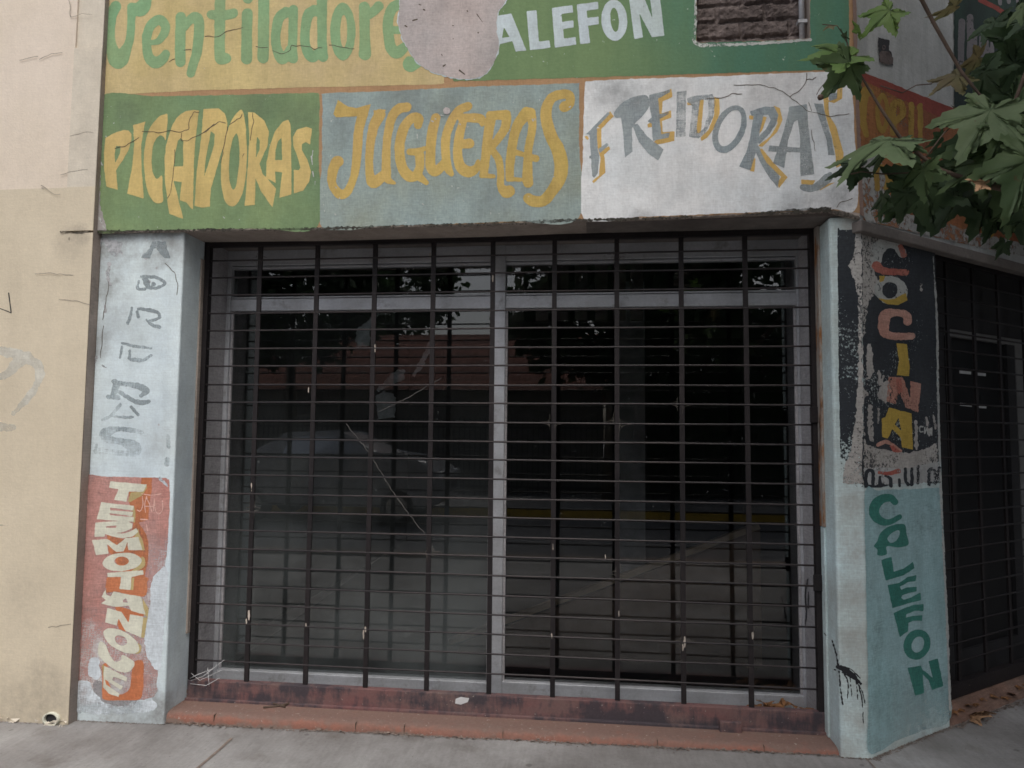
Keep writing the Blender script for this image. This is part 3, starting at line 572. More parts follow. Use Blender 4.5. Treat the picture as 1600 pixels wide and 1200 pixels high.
pic = tr([('P', [(60,350),(180,290),(240,272),(290,276),(316,310),(318,370),(290,470),(240,560),(165,670),(185,865),(70,830),(48,640),(48,500)]), ('p', [(165,430),(215,430),(205,500),(155,610),(155,500)]),
 ('P', [(335,225),(455,190),(415,420),(415,600),(440,950),(275,900),(325,640),(345,420)]),
 ('P', catmull([(640,120),(590,140),(520,220),(470,330),(442,520),(450,720),(480,880),(540,980),(600,995),(632,965),(625,860),(620,720),(570,755),(525,680),(520,520),(545,390),(600,325),(640,345),(655,370),(668,250),(675,122)], 3)),
 ('P', [(985,80),(930,74),(850,85),(800,120),(760,160),(720,230),(700,290),(660,420),(645,560),(650,780),(690,1100),(830,1150),(735,775),(815,785),(795,965),(860,990),(925,1065),(935,600),(945,400)]), ('p', [(830,380),(830,630),(735,635),(750,500),(775,380),(805,350)])], 155, 160, 6.316) + \
 tr([('P', [(20,65),(-10,400),(-50,700),(-70,1020),(0,1040),(80,1025),(92,850),(150,650),(200,480),(245,330),(255,200),(230,110),(170,60)]), ('p', [(90,285),(130,310),(125,420),(80,560),(25,735),(40,560),(75,380)]),
 ('C', [(375,80),(300,170),(250,300),(210,470),(190,680),(200,850),(240,990),(310,1025),(370,970),(420,830),(445,600),(445,400),(430,200),(405,90)]), ('c', [(345,305),(300,390),(272,560),(275,760),(310,860),(345,800),(370,600),(372,430)]),
 ('P', [(458,95),(520,100),(620,180),(665,290),(650,430),(570,610),(600,700),(735,850),(700,1040),(590,880),(530,740),(525,1010),(425,1020),(455,650),(470,350)]), ('p', [(548,335),(575,380),(570,470),(535,550),(540,420)]),
 ('P', [(855,170),(800,190),(720,290),(670,440),(640,600),(635,740),(730,795),(725,680),(795,690),(765,945),(885,905),(885,400),(875,210)]), ('p', [(790,345),(795,570),(725,570),(730,470),(755,380)]),
 ('P', [(1090,260),(1030,240),(940,270),(900,340),(905,430),(950,550),(975,640),(960,670),(910,665),(910,900),(1000,870),(1060,780),(1080,680),(1040,560),(990,470),(990,410),(1030,390),(1070,415)])], 315, 160, 6.314)
sheet('lettering', pic, 'F', 0.006, M_['pletter'], sPi, res=1.0, jit=0.35)
sJ = sheet('blue_grey_sign', [('C', [(505, 146), (600, 142.5), (720, 136), (830, 132.5), (901, 130), (905, 136), (905, 230), (904, 341), (800, 346), (700, 350), (600, 353), (503, 355), (503, 250), (504, 155)])], 'F', 0.004, M_['jgrey'], B, res=2.5, jit=0.7)
jug = tr([('P', [(160,150),(250,210),(320,222),(455,185),(425,290),(330,295),(140,305),(118,275)]), ('S', [(380,280,45),(345,430,42),(332,600,42),(318,760,38),(285,890,34),(230,980,40),(170,985,44),(108,900,38),(112,790,45),(145,705,50),(165,700,46)]),
 ('S', [(535,280,50),(475,400,45),(443,600,38),(442,800,38),(475,885,52),(540,845,45),(595,790,40)]), ('S', [(775,212,42),(700,232,44),(640,310,42),(602,480,38),(592,640,38),(592,780,42),(605,860,32),(665,892,14)]), ('P', [(478,240),(590,235),(560,300),(480,300)]),
 ('S', [(875,370,38),(882,315,42),(820,312,42),(750,400,45),(710,560,45),(725,720,45),(780,820,50),(850,830,42),(890,750,40),(890,640,42)]), ('S', [(800,612,30),(870,610,33),(935,582,20)]), ('S', [(880,830,40),(950,888,22)]),
 ('S', [(1035,310,42),(1003,430,46),(987,600,43),(987,740,46),(1030,790,43),(1085,745,42),(1125,700,40)])], 500, 130, 5.714) + \
 tr([('S', [(180,205,38),(100,240,38),(30,340,40),(-18,480,40),(-20,650,40),(0,760,38),(30,810,22)]),
 ('S', [(120,310,38),(200,310,38),(290,318,42),(305,370,18)]), ('S', [(130,350,36),(100,480,42),(85,620,40),(110,740,48),(180,790,50),(250,760,36),(268,695,16)]), ('S', [(110,545,38),(190,538,46)]),
 ('S', [(385,310,45),(360,450,44),(340,620,42),(320,800,38)]), ('S', [(300,825,22),(405,832,20)]), ('S', [(380,290,42),(520,280,42)]), ('S', [(525,300,42),(510,400,40),(450,490,36),(400,560,32)]), ('S', [(395,595,32),(450,680,34),(470,800,32),(472,920,34),(520,970,54),(548,962,50)]),
 ('S', [(700,265,52),(620,380,46),(580,520,42),(555,700,40),(550,835,36)]), ('S', [(540,855,24),(645,862,18)]), ('S', [(740,260,42),(752,400,36),(722,560,36),(712,700,40),(710,850,48),(715,890,44)]), ('S', [(590,612,26),(690,642,24),(785,672,32)]),
 ('S', [(1040,210,48),(1088,180,40),(1082,110,42),(1020,98,42),(930,130,44),(880,220,47),(880,330,52),(920,470,55),(980,590,60),(1010,720,62),(1000,840,58),(930,960,50),(850,1050,50),(760,1052,50),(720,1030,48)])], 700, 130, 5.714)
sheet('lettering', jug, 'F', 0.006, M_['jletter'], sJ, jit=0.4)
sW = sheet('white_sign', [('C', [(914, 133), (920, 127), (1000, 123), (1100, 120), (1200, 115.5), (1326, 111.5), (1331, 118), (1335, 210), (1339, 322), (1296, 327), (1200, 331), (1100, 335), (1000, 338.5), (912, 341.5), (911, 240)])], 'F', 0.004, M_['white'], B, res=2.5, jit=0.7)
fo = tr([('P', [(165,540),(205,545),(210,720),(240,820),(245,960),(135,1055),(120,1040),(185,985),(200,820),(165,700)]), ('P', [(165,520),(290,385),(325,430),(205,550)]), ('P', [(200,760),(280,710),(290,740),(205,810)]), ('P', [(45,620),(75,610),(95,640),(75,655)]),
 ('P', [(740,230),(865,170),(875,250),(780,290),(775,400),(860,375),(862,440),(775,475),(785,580),(895,570),(890,660),(695,705),(700,670),(760,620),(735,500)]), ('P', [(640,505),(690,480),(690,530),(645,535)]),
 ('P', [(1130,270),(1170,270),(1140,590),(1095,590)]), ('P', [(1265,250),(1312,262),(1318,400),(1270,540),(1200,630),(1145,662),(1138,630),(1210,560),(1265,420)]), ('P', [(1010,300),(1060,300),(1060,325),(1015,325)])], 905, 110, 6.0) + \
 tr([('P', [(565,300),(620,320),(642,420),(600,520),(470,652),(432,642),(540,560),(600,450)]), ('P', [(478,390),(508,398),(470,510),(428,560),(440,480)]), ('P', [(378,745),(412,750),(402,866),(362,856)]), ('P', [(428,665),(470,668),(560,780),(686,910),(610,1006),(598,960),(630,905),(500,800)]), ('P', [(355,385),(410,380),(400,420),(360,415)]),
 ('P', [(985,190),(1030,200),(1040,380),(1100,480),(1160,700),(1165,800),(1100,830),(1090,700),(1060,560),(1000,350)]), ('P', [(1115,110),(1155,130),(1150,240),(1080,280),(1030,262),(1105,220)]), ('P', [(800,930),(925,935),(900,975),(800,970)]), ('P', [(950,985),(1085,955),(960,1025)])], 1105, 110, 5.454)
sheet('lettering_shadow', fo, 'F', 0.0055, M_['fochre'], sW, res=1.0, jit=0.35)
fg = tr([('P', [(95,570),(165,530),(172,740),(190,800),(175,960),(140,1010),(120,990),(110,800)]), ('P', [(60,600),(270,390),(292,404),(170,530),(110,600)]), ('P', [(180,735),(260,678),(278,695),(195,775)]), ('P', [(95,800),(115,800),(115,825),(95,825)]),
 ('P', [(390,430),(490,430),(500,760),(430,815),(405,520)]), ('C', [(330,390),(420,290),(560,235),(640,240),(655,330),(600,420),(520,500),(490,540),(480,450),(400,440),(340,440)]), ('P', [(500,520),(545,500),(640,620),(790,740),(740,845),(640,770),(560,670)]),
 ('P', [(655,230),(745,210),(850,178),(850,205),(742,265),(755,410),(838,385),(838,408),(755,455),(770,600),(850,582),(838,630),(690,660),(680,500),(640,475),(680,440),(660,330)]),
 ('P', [(915,200),(1005,190),(995,620),(905,625)]), ('P', [(1010,260),(1100,235),(1250,220),(1280,290),(1250,450),(1180,590),(1120,640),(1030,620),(1060,330),(1015,300)]), ('p', [(1135,275),(1210,280),(1212,400),(1170,540),(1112,590),(1098,540)])], 905, 110, 6.0) + \
 tr([('P', ell(190,500,130,215,24)), ('p', ell(192,492,80,165,24)), ('P', [(400,340),(490,330),(440,560),(430,640),(410,720),(370,850),(270,820),(330,700),(370,560)]), ('P', [(360,350),(480,310),(570,310),(608,380),(585,460),(530,540),(440,630),(420,590),(500,500),(540,420),(520,375),(380,390)]),
 ('P', [(420,620),(440,650),(500,780),(620,900),(600,1000),(520,900),(440,760),(410,690)]), ('P', [(700,310),(850,285),(860,450),(890,700),(915,885),(795,900),(790,560),(770,420),(740,440),(690,600),(655,830),(560,790),(620,620),(670,450)]), ('P', [(530,640),(880,665),(880,700),(520,690)]),
 ('P', [(910,280),(985,285),(1020,440),(1065,600),(1085,720),(1030,720),(1020,600),(960,430)]), ('C', [(790,985),(815,968),(900,972),(1000,890),(1060,870),(1060,940),(960,1015),(870,1035),(800,1015)]), ('P', [(1030,200),(1110,190),(1105,240),(1040,265)])], 1105, 110, 5.454)
sheet('lettering', fg, 'F', 0.007, M_['fgrey'], sW, res=1.0, jit=0.4)
for sg in (sY, sG, sPi, sJ, sW): pass
sY['label'] = 'yellow sign with green cursive words'; sG['label'] = 'green sign with white capitals'; sPi['label'] = 'green sign with mustard capitals'; sJ['label'] = 'blue grey sign with ochre letters'; sW['label'] = 'white sign with grey and ochre letters'
# brick niche and conduit
nb = MB(); rowh = 0.088; gx, gzn = 130, 84; vs = []
def brickh(x, z):
    r_ = math.floor((z-NZ+0.02)/rowh); fz = ((z-NZ+0.02)/rowh) % 1; bw = 0.235; xo = (r_*0.11+0.03*math.sin(r_*7)) ; k = math.floor((x+xo)/bw); fx = ((x+xo)/bw) % 1
    e = min(fz, 1-fz)*rowh; e2 = min(fx, 1-fx)*bw; e = min(e, e2)+0.006*mnoise.noise(Vector((x*30, z*30, 0)))
    t = max(0, min(1, (e-0.003)/0.012)); h = t*t*(3-2*t)*0.02*(0.55+0.8*abs(mnoise.noise(Vector((k*3.1, r_*5.7, 0)))))
    return h + 0.010*mnoise.noise(Vector((x*14, z*14, 2))) + 0.006*mnoise.noise(Vector((x*45, z*45, 5))) + 0.003*mnoise.noise(Vector((x*110, z*110, 5)))
for a in range(gx+1):
    for b in range(gzn+1):
        x = NX0-0.02+(NX1-NX0+0.04)*a/gx; z = NZ-0.02+(NT_-NZ+0.04)*b/gzn; vs.append((x, YF+0.095-brickh(x, z), z))
nb.add(vs, [(a*(gzn+1)+b, (a+1)*(gzn+1)+b, (a+1)*(gzn+1)+b+1, a*(gzn+1)+b+1) for a in range(gx) for b in range(gzn)], False)
nb.box((NX0-0.02, YF+0.12, NZ-0.02), (NX1+0.02, YF+0.2, NT_+.02))
nich = nb.build('brick_infill', M_['brick'], B)
cp = MB(); px = U(1257, 30, 'F').x; cp.tube([(px, YF+0.045, NZ+0.004), (px, YF+0.045, NT_)], 0.014, 10); cp.box((px-0.022, YF+0.028, U(1257, 27, 'F').z-0.008), (px+0.022, YF+0.062, U(1257, 27, 'F').z+0.008))
cp.build('conduit', M_['alu'], nich)
sheet('niche_lip', [('S', [(1086, -40, 2.2), (1087, 30, 2), (1087, 67, 2.5), (1130, 70, 2.2), (1180, 68, 2), (1230, 65, 2), (1266, 62, 1.6)])], 'F', 0.0065, M_['whiteflake'], nich, res=0.9, jit=1.0, jsc=4)

# cracks as hairline dark ribbons on the wall
def crack(paths, plane, off, parent, wdt=0.7, mat='crack', n=None):
    it = []
    for p in paths:
        q = []
        for (a, b), (c, d) in zip(p[:-1], p[1:]):
            k = max(2, int(math.hypot(c-a, d-b)/6))
            for i in range(k):
                t = i/k; q.append((a+(c-a)*t+random.uniform(-.9, .9), b+(d-b)*t+random.uniform(-.9, .9), wdt*random.uniform(0.35, 1.1)))
        q.append((*p[-1], wdt*0.3)); it.append(('S', [(x, y, r*0.62) for x, y, r in q]))
    return sheet('crack', it, plane, off, M_[mat], parent, res=0.5, jit=0.1)
cz = lambda L, ox, oy, sc: [[(x/sc+ox, y/sc+oy) for x, y in p] for p in L]
crack(cz([[(160,450),(250,430),(340,380),(395,345)],[(420,280),(500,290),(580,298),(680,280),(810,290),(880,260),(895,150),(940,98),(990,95)],[(810,300),(815,370),(870,375),(960,335),(1060,280),(1136,210)],[(745,470),(740,640),(720,780),(705,880),(670,950)]], 155, 160, 6.316) + cz([[(0,310),(100,240),(170,195),(240,205)],[(255,240),(215,470),(190,600)],[(280,220),(330,180),(380,160),(400,110)],[(500,110),(510,190),(480,380)],[(400,560),(420,500)]], 315, 160, 6.314), 'F', 0.0078, sPi)
crack(cz([[(230,125),(340,120),(450,125),(570,150),(640,180),(700,225),(790,290),(850,345),(940,360),(1040,390),(1120,380),(1215,368)],[(700,225),(770,190),(820,130),(845,80),(848,20)],[(0,235),(140,235),(220,200),(300,200)],[(845,80),(900,75),(930,60)],[(1100,1170),(1130,1130),(1180,1110),(1240,1090)],[(870,280),(890,350)],[(890,510),(920,690)]], 1105, 110, 5.454), 'F', 0.0078, sW, 0.6)
crack(cz([[(1050,350),(1180,350),(1250,300),(1420,262)],[(850,478),(920,478)],[(700,590),(760,565)]], 150, 0, 6.154) + cz([[(0,450),(120,455)],[(160,490),(250,520),(330,480),(340,440),(470,440),(560,470),(640,460)],[(700,430),(870,460),(950,470)]], 400, 0, 6.154), 'F', 0.0074, sY, 0.45)
sheet('paint_fleck', [('S', [(u+random.uniform(-1, 1), v+random.uniform(-1, 1), r), (u+dx, v+dy, r*.7)]) for u, v, r, dx, dy in [(488, 235, .8, 0, 8), (487, 245, 1, 1, 12), (489, 268, .9, 1, 8), (492, 284, .7, 0, 5), (153, 232, 1.2, 4, 6), (155, 250, 1.4, 5, 8), (154, 300, .8, 0, 4), (156, 340, 1.4, 3, 8), (161, 352, 1, 2, 4), (165, 212, .8, 1, 2), (652, 210, .7, 0, 6), (675, 188, 1, 2, 2), (680, 186, 1, 1, 0), (690, 180, 1, 3, 1), (718, 194, 1.2, 2, 1), (731, 198, 1, 1, 0), (793, 208, 1, 0, 1), (797, 203, .7, 1, 0), (832, 186, 1, 1, 3), (836, 185, .7, 0, 3), (783, 136, 1, 2, 1), (774, 147, .9, 0, 0), (865, 275, .9, 1, 1), (525, 293, 1, 1, 1), (530, 310, .9, 1, 0), (505, 320, .8, 0, 0), (524, 335, .8, 1, 1), (660, 318, .8, 2, 2), (766, 330, .7, 1, 5), (890, 168, 1, 2, -2), (506, 330, .7, 1, 0), (350, 340, .7, 1, 1), (374, 343, .7, 0, 0), (220, 322, .8, 0, 2), (216, 338, .8, 0, 1)]], 'F', 0.0086, M_['whiteflake'], B, res=.6, jit=.3)
sheet('nail_head', [('S', [(698, 173, 5.5)])], 'F', 0.012, M_['patch'], B, res=.8, jit=.4)
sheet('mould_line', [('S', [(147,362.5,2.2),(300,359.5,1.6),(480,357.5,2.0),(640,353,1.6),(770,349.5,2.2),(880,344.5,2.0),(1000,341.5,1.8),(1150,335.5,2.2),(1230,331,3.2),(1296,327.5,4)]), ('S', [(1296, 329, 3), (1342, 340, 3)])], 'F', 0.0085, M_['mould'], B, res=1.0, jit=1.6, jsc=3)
sheet('bare_edge', [('P', [(146, 100), (149.5, 100), (150.5, 150), (152, 165), (153, 200), (158, 232), (154, 250), (157, 280), (156, 320), (163, 345), (167, 361), (145.5, 361)])], 'F', 0.0082, paint_mat('bare_grey_render', A(150, 148, 146), A(128, 122, 118), dirt=0.6, wear=0.15, wscale=40), B, res=1.0, jit=1.5, jsc=4)

# ---- left pillar paint
sheet('lettering', tr([('P', [(650,50),(780,50),(790,120),(825,210),(770,200),(720,150),(700,120),(690,100),(660,120),(640,160),(625,210),(550,205),(560,180),(600,150),(630,110)]),
 ('S', [(540,390,9),(620,395,11),(700,405,11),(780,460,9),(700,500,9),(600,500,8)]), ('S', [(515,440,7),(505,510,8),(575,515,10)]), ('S', [(580,410,24),(600,470,24)]), ('S', [(660,470,18)]),
 ('S', [(510,710,8),(610,722,12),(700,745,12),(715,800,10),(620,830,8)]), ('S', [(590,820,7),(650,870,11),(725,890,11)]), ('S', [(450,700,6),(430,800,9),(408,850,10)]), ('S', [(500,740,10),(510,790,8)]),
 ('S', [(350,1050,6),(460,1075,9),(640,1100,6)]), ('S', [(350,1080,6),(330,1190,6)]), ('S', [(430,1120,6),(420,1200,7)])], 135, 370, 6.314) +
 tr([('S', [(425,20,7),(430,70,10),(480,75,14),(560,80,12),(640,30,7)]), ('S', [(270,290,16),(295,310,26),(280,380,26),(255,425,18)]), ('S', [(215,440,16),(310,450,18)]), ('S', [(290,300,16),(420,322,18),(520,340,28),(590,385,26),(540,430,14)]), ('S', [(330,395,12),(420,455,15),(490,490,18),(550,500,22),(615,490,14)]),
 ('S', [(160,670,8),(240,630,10),(330,520,12)]), ('S', [(250,630,8),(400,645,8),(460,640,6)]), ('S', [(440,540,8),(510,620,10)]),
 ('S', [(545,795,16),(430,768,18),(290,762,20),(190,805,52),(220,860,34),(330,880,28),(450,925,52),(495,965,46),(440,1000,28),(250,992,24),(95,975,20)]), ('S', [(100,915,7),(90,985,9)]), ('S', [(800,830,14),(810,930,16)]), ('S', [(800,1060,20),(790,1110,16)])], 135, 550, 6.314), 'P', 0.002, M_['pencil'], lp, res=0.9, jit=0.7, jsc=4, grow=0.9)
sheet('peeled_plaster', [('C', [(146, 373), (158, 372), (172, 374), (190, 380), (188, 392), (180, 400), (172, 396), (167, 385), (160, 378), (155, 390), (153, 420), (150, 470), (148, 540), (146, 600), (143, 600), (145, 500)]), ('S', [(171, 412, 3), (168, 430, 2.5), (172, 445, 2)]), ('S', [(164, 478, 1.5), (165, 487, 2)]), ('S', [(148, 562, 4.5), (150, 558, 3)]), ('S', [(161, 571, 2.8), (164, 574, 2.2)]), ('S', [(187, 393, 3), (190, 395, 2)]), ('S', [(226, 402, 3.5), (232, 400, 2.5)]), ('S', [(245, 418, 1.3)]), ('S', [(233, 440, 1.5)]), ('S', [(248, 664, .8)])], 'P', 0.0018, paint_mat('peeled_grey_plaster', A(148, 148, 150), A(165, 168, 172), wear=0.36, wscale=40, dirt=0.8, soft=0.12), lp, res=1.0, jit=1.4, jsc=4)
crack([[(258, 412), (274, 428), (277, 445), (276, 462)], [(170, 440), (166, 470), (160, 500)], [(161, 510), (157, 560)]], 'P', 0.0022, lp, 0.5)
sR = sheet('red_panel', [('C', [(137, 746), (160, 744.5), (250, 746.5), (261, 749), (265, 757), (263, 830), (257, 900), (250, 980), (246, 1060), (236, 1090), (160, 1098), (122, 1098), (121, 1060), (127, 950), (134, 830)])], 'P', 0.0018, M_['red'], lp, res=1.5, jit=0.8)
sheet('white_scuff', [('C', [(239, 905), (262, 890), (256, 980), (250, 1045), (232, 1030), (226, 1000), (233, 950)]), ('C', [(140, 1032), (152, 1028), (158, 1055), (148, 1062), (138, 1052)]), ('C', [(118, 1070), (140, 1064), (150, 1085), (180, 1104), (236, 1092), (232, 1112), (120, 1112)]), ('S', [(250, 748, 2), (262, 760, 2)])], 'P', 0.0026, paint_mat('scuffed_whitewash', A(184, 192, 198), wear=0.40, wscale=45, soft=0.1, weave=0.12, brush=True), lp, res=1.2, jit=1.6, jsc=5)
sheet('grey_block', tr([('C', [(210,940),(290,960),(290,1100),(420,1115),(580,1100),(560,1160),(400,1180),(260,1150),(215,1050)])], 110, 900, 5.714), 'P', 0.0022, paint_mat('faded_grey_block', A(140, 138, 140), wear=0.45, wscale=50, soft=0.12), lp, res=1.2, jit=1)
sheet('orange_block', tr([('P', [(590,70),(690,70),(690,200),(664,330),(660,480),(560,500),(640,620),(660,700),(655,800),(650,900),(620,1010),(635,1080),(640,1200),(240,1130),(260,1030),(330,1000),(390,960),(330,850),(270,770),(260,600),(330,640),(420,660),(500,570),(520,470),(470,300),(470,200),(580,190)])], 125, 735, 6.154) +
 tr([('C', [(350,10),(670,10),(686,60),(680,150),(620,185),(400,140),(320,150),(330,80)]), ('P', [(400,260),(660,340),(640,380),(540,350),(500,500),(430,470),(420,400)]), ('C', [(575,760),(650,765),(652,900),(645,1030),(610,1100),(450,1110),(300,1105),(285,1060),(285,900),(282,800),(330,790),(345,960),(420,1050),(500,1040),(535,980),(545,870)])], 110, 900, 5.714), 'P', 0.003, M_['orange'], sR, jit=0.5)
sheet('lettering_shadow', tr([('P', [(600,205),(640,140),(645,165),(600,240),(490,300),(460,300),(490,210)]), ('P', [(520,345),(535,400),(530,500),(505,500),(505,400)]), ('P', [(560,560),(570,610),(600,660),(625,770),(590,770),(560,650),(520,650)]), ('C', [(590,830),(625,850),(620,920),(560,960),(500,965),(580,900)]), ('P', [(500,1030),(525,1030),(510,1150),(480,1150)])], 125, 735, 6.154) + tr([('P', [(640,190),(700,290),(690,365),(660,350)]), ('P', [(650,370),(690,370),(660,550),(630,550)]), ('C', [(590,600),(630,620),(625,680),(580,695),(600,650)]), ('P', [(285,790),(345,830),(345,900),(290,900)])], 110, 900, 5.714), 'P', 0.0036, M_['olive'], sR, res=1.0, jit=0.4)
sheet('lettering', tr([('P', [(290,105),(640,135),(610,205),(470,205),(445,300),(325,285),(370,180),(280,165)]), ('P', [(205,305),(520,340),(510,385),(290,358),(290,385),(510,400),(500,440),(280,410),(290,430),(520,450),(515,495),(160,470)]),
 ('P', [(145,500),(450,485),(505,510),(498,555),(430,590),(350,600),(400,610),(480,590),(540,556),(562,590),(500,640),(400,650),(300,630),(240,610),(235,635),(140,640)]), ('p', [(250,535),(350,530),(345,550),(250,553)]),
 ('P', [(115,670),(265,660),(355,720),(440,650),(560,640),(605,770),(465,765),(455,690),(420,780),(350,785),(260,710),(275,800),(155,815)]), ('P', ell(405,880,188,88,-5)), ('p', ell(400,872,70,42)), ('P', [(260,985),(605,960),(610,1000),(495,1025),(485,1150),(380,1140),(395,1025),(265,1025)])], 125, 735, 6.154) +
 tr([('P', [(275,185),(315,120),(320,165),(360,185),(385,140),(630,185),(670,345),(540,310),(520,265),(450,275),(400,275),(270,245),(320,215)]), ('p', [(470,215),(495,198),(515,240),(470,235)]), ('P', [(330,285),(455,320),(520,420),(530,340),(650,365),(630,550),(490,490),(430,380),(415,445),(310,415)]),
 ('P', ell(455,580,178,84,30)), ('p', ell(452,575,58,42,30)), ('C', [(262,588),(310,610),(345,690),(395,765),(450,750),(462,705),(570,770),(530,850),(440,855),(330,790),(250,700)]), ('P', [(300,800),(505,905),(500,945),(380,895),(372,930),(470,985),(450,1018),(310,925),(320,970),(440,1050),(430,1080),(340,1050),(290,990)])], 110, 900, 5.714), 'P', 0.0042, M_['cream'], sR, res=0.9, jit=0.4)
sheet('scratched_tag', tr([('S', [(590,225,4),(690,238,4),(780,225,4)]), ('S', [(600,250,4),(605,330,5),(580,390,4),(550,380,4)]), ('S', [(640,250,4),(622,330,4),(630,405,4)]), ('S', [(640,260,4),(670,330,4),(690,395,4)]), ('S', [(620,345,4),(700,345,4)]), ('S', [(715,270,4),(705,390,4)]), ('S', [(790,290,4),(795,370,4),(760,418,4),(725,385,4),(720,300,4)]), ('S', [(580,470,5),(650,475,4)]), ('S', [(640,520,4),(650,580,5)])], 125, 735, 6.154), 'P', 0.0048, M_['pinkline'], sR, res=0.7, jit=0.3)

# ---- corner pillar paint: front face then chamfer face
def cx_edge(v): return 1345 + (v-400)*8/700.0
sheet('black_panel', [('C', [(1309, 366), (1313, 360), (1330, 358.5), (1345.5, 358), (1346.5, 480), (1347.5, 600), (1349, 756), (1335, 757), (1318, 756), (1314, 750), (1311, 600), (1309.5, 480)])], 'P', 0.0015, M_['blackw'], rpil, res=1.4, jit=0.6)
sK = sheet('black_panel', [('C', [(1346.5, 358.5), (1365, 361.5), (1390, 369), (1440, 383), (1456, 387), (1461, 394), (1462, 480), (1464, 600), (1466.5, 700), (1467, 752), (1440, 753), (1400, 755.5), (1351, 757.5), (1349.5, 650), (1347.5, 500)])], 'OP', 0.0015, M_['black'], rpil, res=1.6, jit=0.6)
sheet('bleached_streak', [('P', [(1338, 360), (1346, 360), (1347, 480), (1347.8, 600), (1349, 756), (1316, 756), (1318, 735), (1330, 700), (1338, 640), (1341, 560), (1341, 480), (1336, 440), (1326, 415), (1332, 405)])], 'P', 0.0024, M_['beige'], rpil, res=1.2, jit=1.8, jsc=5)
sheet('bleached_streak', [('P', [(1346.8, 362), (1372, 366), (1378, 380), (1366, 420), (1372, 440), (1366, 460), (1357, 470), (1353, 500), (1352, 560), (1356, 610), (1362, 650), (1366, 700), (1420, 708), (1450, 700), (1464, 692), (1465, 728), (1420, 735), (1400, 752), (1351, 756), (1349, 640)]), ('P', [(1353, 538), (1362, 535), (1365, 582), (1358, 592), (1353, 585)]), ('P', [(1356, 633), (1362, 629), (1365, 685), (1358, 680)]), ('S', [(1373, 580, 2), (1375, 600, 2.5), (1381, 588, 1.5)]), ('S', [(1372, 640, 3), (1371, 660, 3)]), ('S', [(1439, 444, 1.5), (1439, 453, 2)]), ('C', [(1372, 612), (1385, 595), (1392, 605), (1385, 630), (1375, 630)]), ('S', [(1431, 658, 2), (1432, 700, 3)]), ('S', [(1447, 650, 1), (1452, 680, 2.5)]), ('S', [(1458, 648, 1.5), (1462, 670, 1.5)]),
 ('s', [(1356, 520, 3), (1352, 530, 3.4), (1350.5, 560, 3), (1352, 600, 3), (1356, 608, 3)]), ('s', [(1360, 622, 3.2), (1353, 626, 3.4), (1352.5, 660, 3), (1356, 688, 3.5), (1364, 694, 3)]), ('s', [(1384, 640, 3.5), (1375, 628, 3.5), (1368, 634, 3), (1368, 680, 3)])], 'OP', 0.0024, M_['beige'], rpil, res=1.0, jit=1.5, jsc=4)
kC = (1295, 345, 5.714); kD = (1295, 545, 5.333)
sheet('worn_letter', tr([('S', [(655,290,42),(600,215,38),(500,200,52),(430,270,60),(425,350,50)]), ('P', ell(555,620,150,125,12)), ('p', ell(545,620,68,72))], *kC), 'OP', 0.0032, M_['whiteflake'], sK, res=1.0, jit=0.8, jsc=4)
sheet('red_letter', tr([('S', [(425,400,42),(470,440,34),(560,455,30),(690,460,28)]), ('S', [(640,230,20),(670,300,28)])], *kC) + tr([('P', [(500,805),(540,805),(605,860),(540,865)]), ('S', [(420,1030,14),(500,1040,14),(580,1020,22)])], *kD) + tr([('P', [(560,250),(600,250),(615,350),(575,390)])], *kD), 'OP', 0.0036, M_['cred'], sK, res=0.9, jit=0.7, jsc=4)
sheet('pink_letter', tr([('S', [(705,900,38),(695,845,36),(600,820,32),(510,845,50),(490,920,52),(500,1000,40),(580,1030,32),(740,1030,32)])], *kC) + tr([('P', [(500,230),(620,240),(680,420),(680,270),(770,290),(745,530),(640,490),(580,340),(560,460),(480,440)]), ('S', [(410,800,16),(470,775,16),(530,800,12),(600,850,10)])], *kD), 'OP', 0.0034, M_['cpink'], sK, res=0.9, jit=0.6, jsc=4)
sheet('yellow_letter', tr([('P', [(440,690),(520,705),(600,690),(690,640),(700,710),(620,750),(520,745)]), ('P', [(450,490),(505,490),(490,540),(455,545)])], *kC) + tr([('P', [(565,-45),(650,-40),(672,120),(670,228),(565,220),(585,100)]), ('P', [(500,490),(690,540),(700,840),(610,820),(600,740),(530,670),(490,750),(445,735),(440,580),(470,570)]), ('p', [(580,580),(605,680),(550,630)])], *kD), 'OP', 0.0038, M_['cyel'], sK, res=0.9, jit=0.5)
sheet('bleached_strip', [('P', [(1350, 733), (1380, 730), (1410, 733), (1440, 726), (1466, 722), (1467, 752), (1440, 754), (1400, 756), (1351, 758)])], 'OP', 0.0032, M_['cornerw2'], sK, res=1.0, jit=1.2, jsc=4)
sheet('old_lettering', tr([('S', [(310,1140,16),(308,1060,16),(330,1015,16),(362,1020,16),(370,1070,15),(368,1140,14)]), ('S', [(430,1140,14),(425,1070,12)]), ('S', [(520,1140,15),(510,1080,14),(470,1060,10)]), ('S', [(590,1140,12),(590,1090,12)]), ('S', [(640,1000,12),(640,1100,13),(660,1130,14)]), ('S', [(692,1000,14),(692,1130,14)]), ('S', [(745,980,12),(745,1120,12)]), ('S', [(835,1130,14),(835,1020,14),(860,1000,14),(885,1030,14),(885,1120,14)]), ('S', [(920,990,14),(908,1050,14),(920,1110,12)])], *kD), 'OP', 0.0042, M_['black'], sK, res=0.9, jit=0.7, jsc=4)
sheet('small_writing', tr([('S', [(785,650,5),(760,650,5),(760,690,5),(785,690,5)]), ('S', [(800,655,4),(800,705,5),(820,655,4)]), ('S', [(825,680,5),(825,710,5),(845,710,5),(845,665,5)]), ('S', [(858,660,5),(858,720,5)])], *kD), 'OP', 0.004, M_['whiteflake'], sK, res=0.7, jit=0.3)
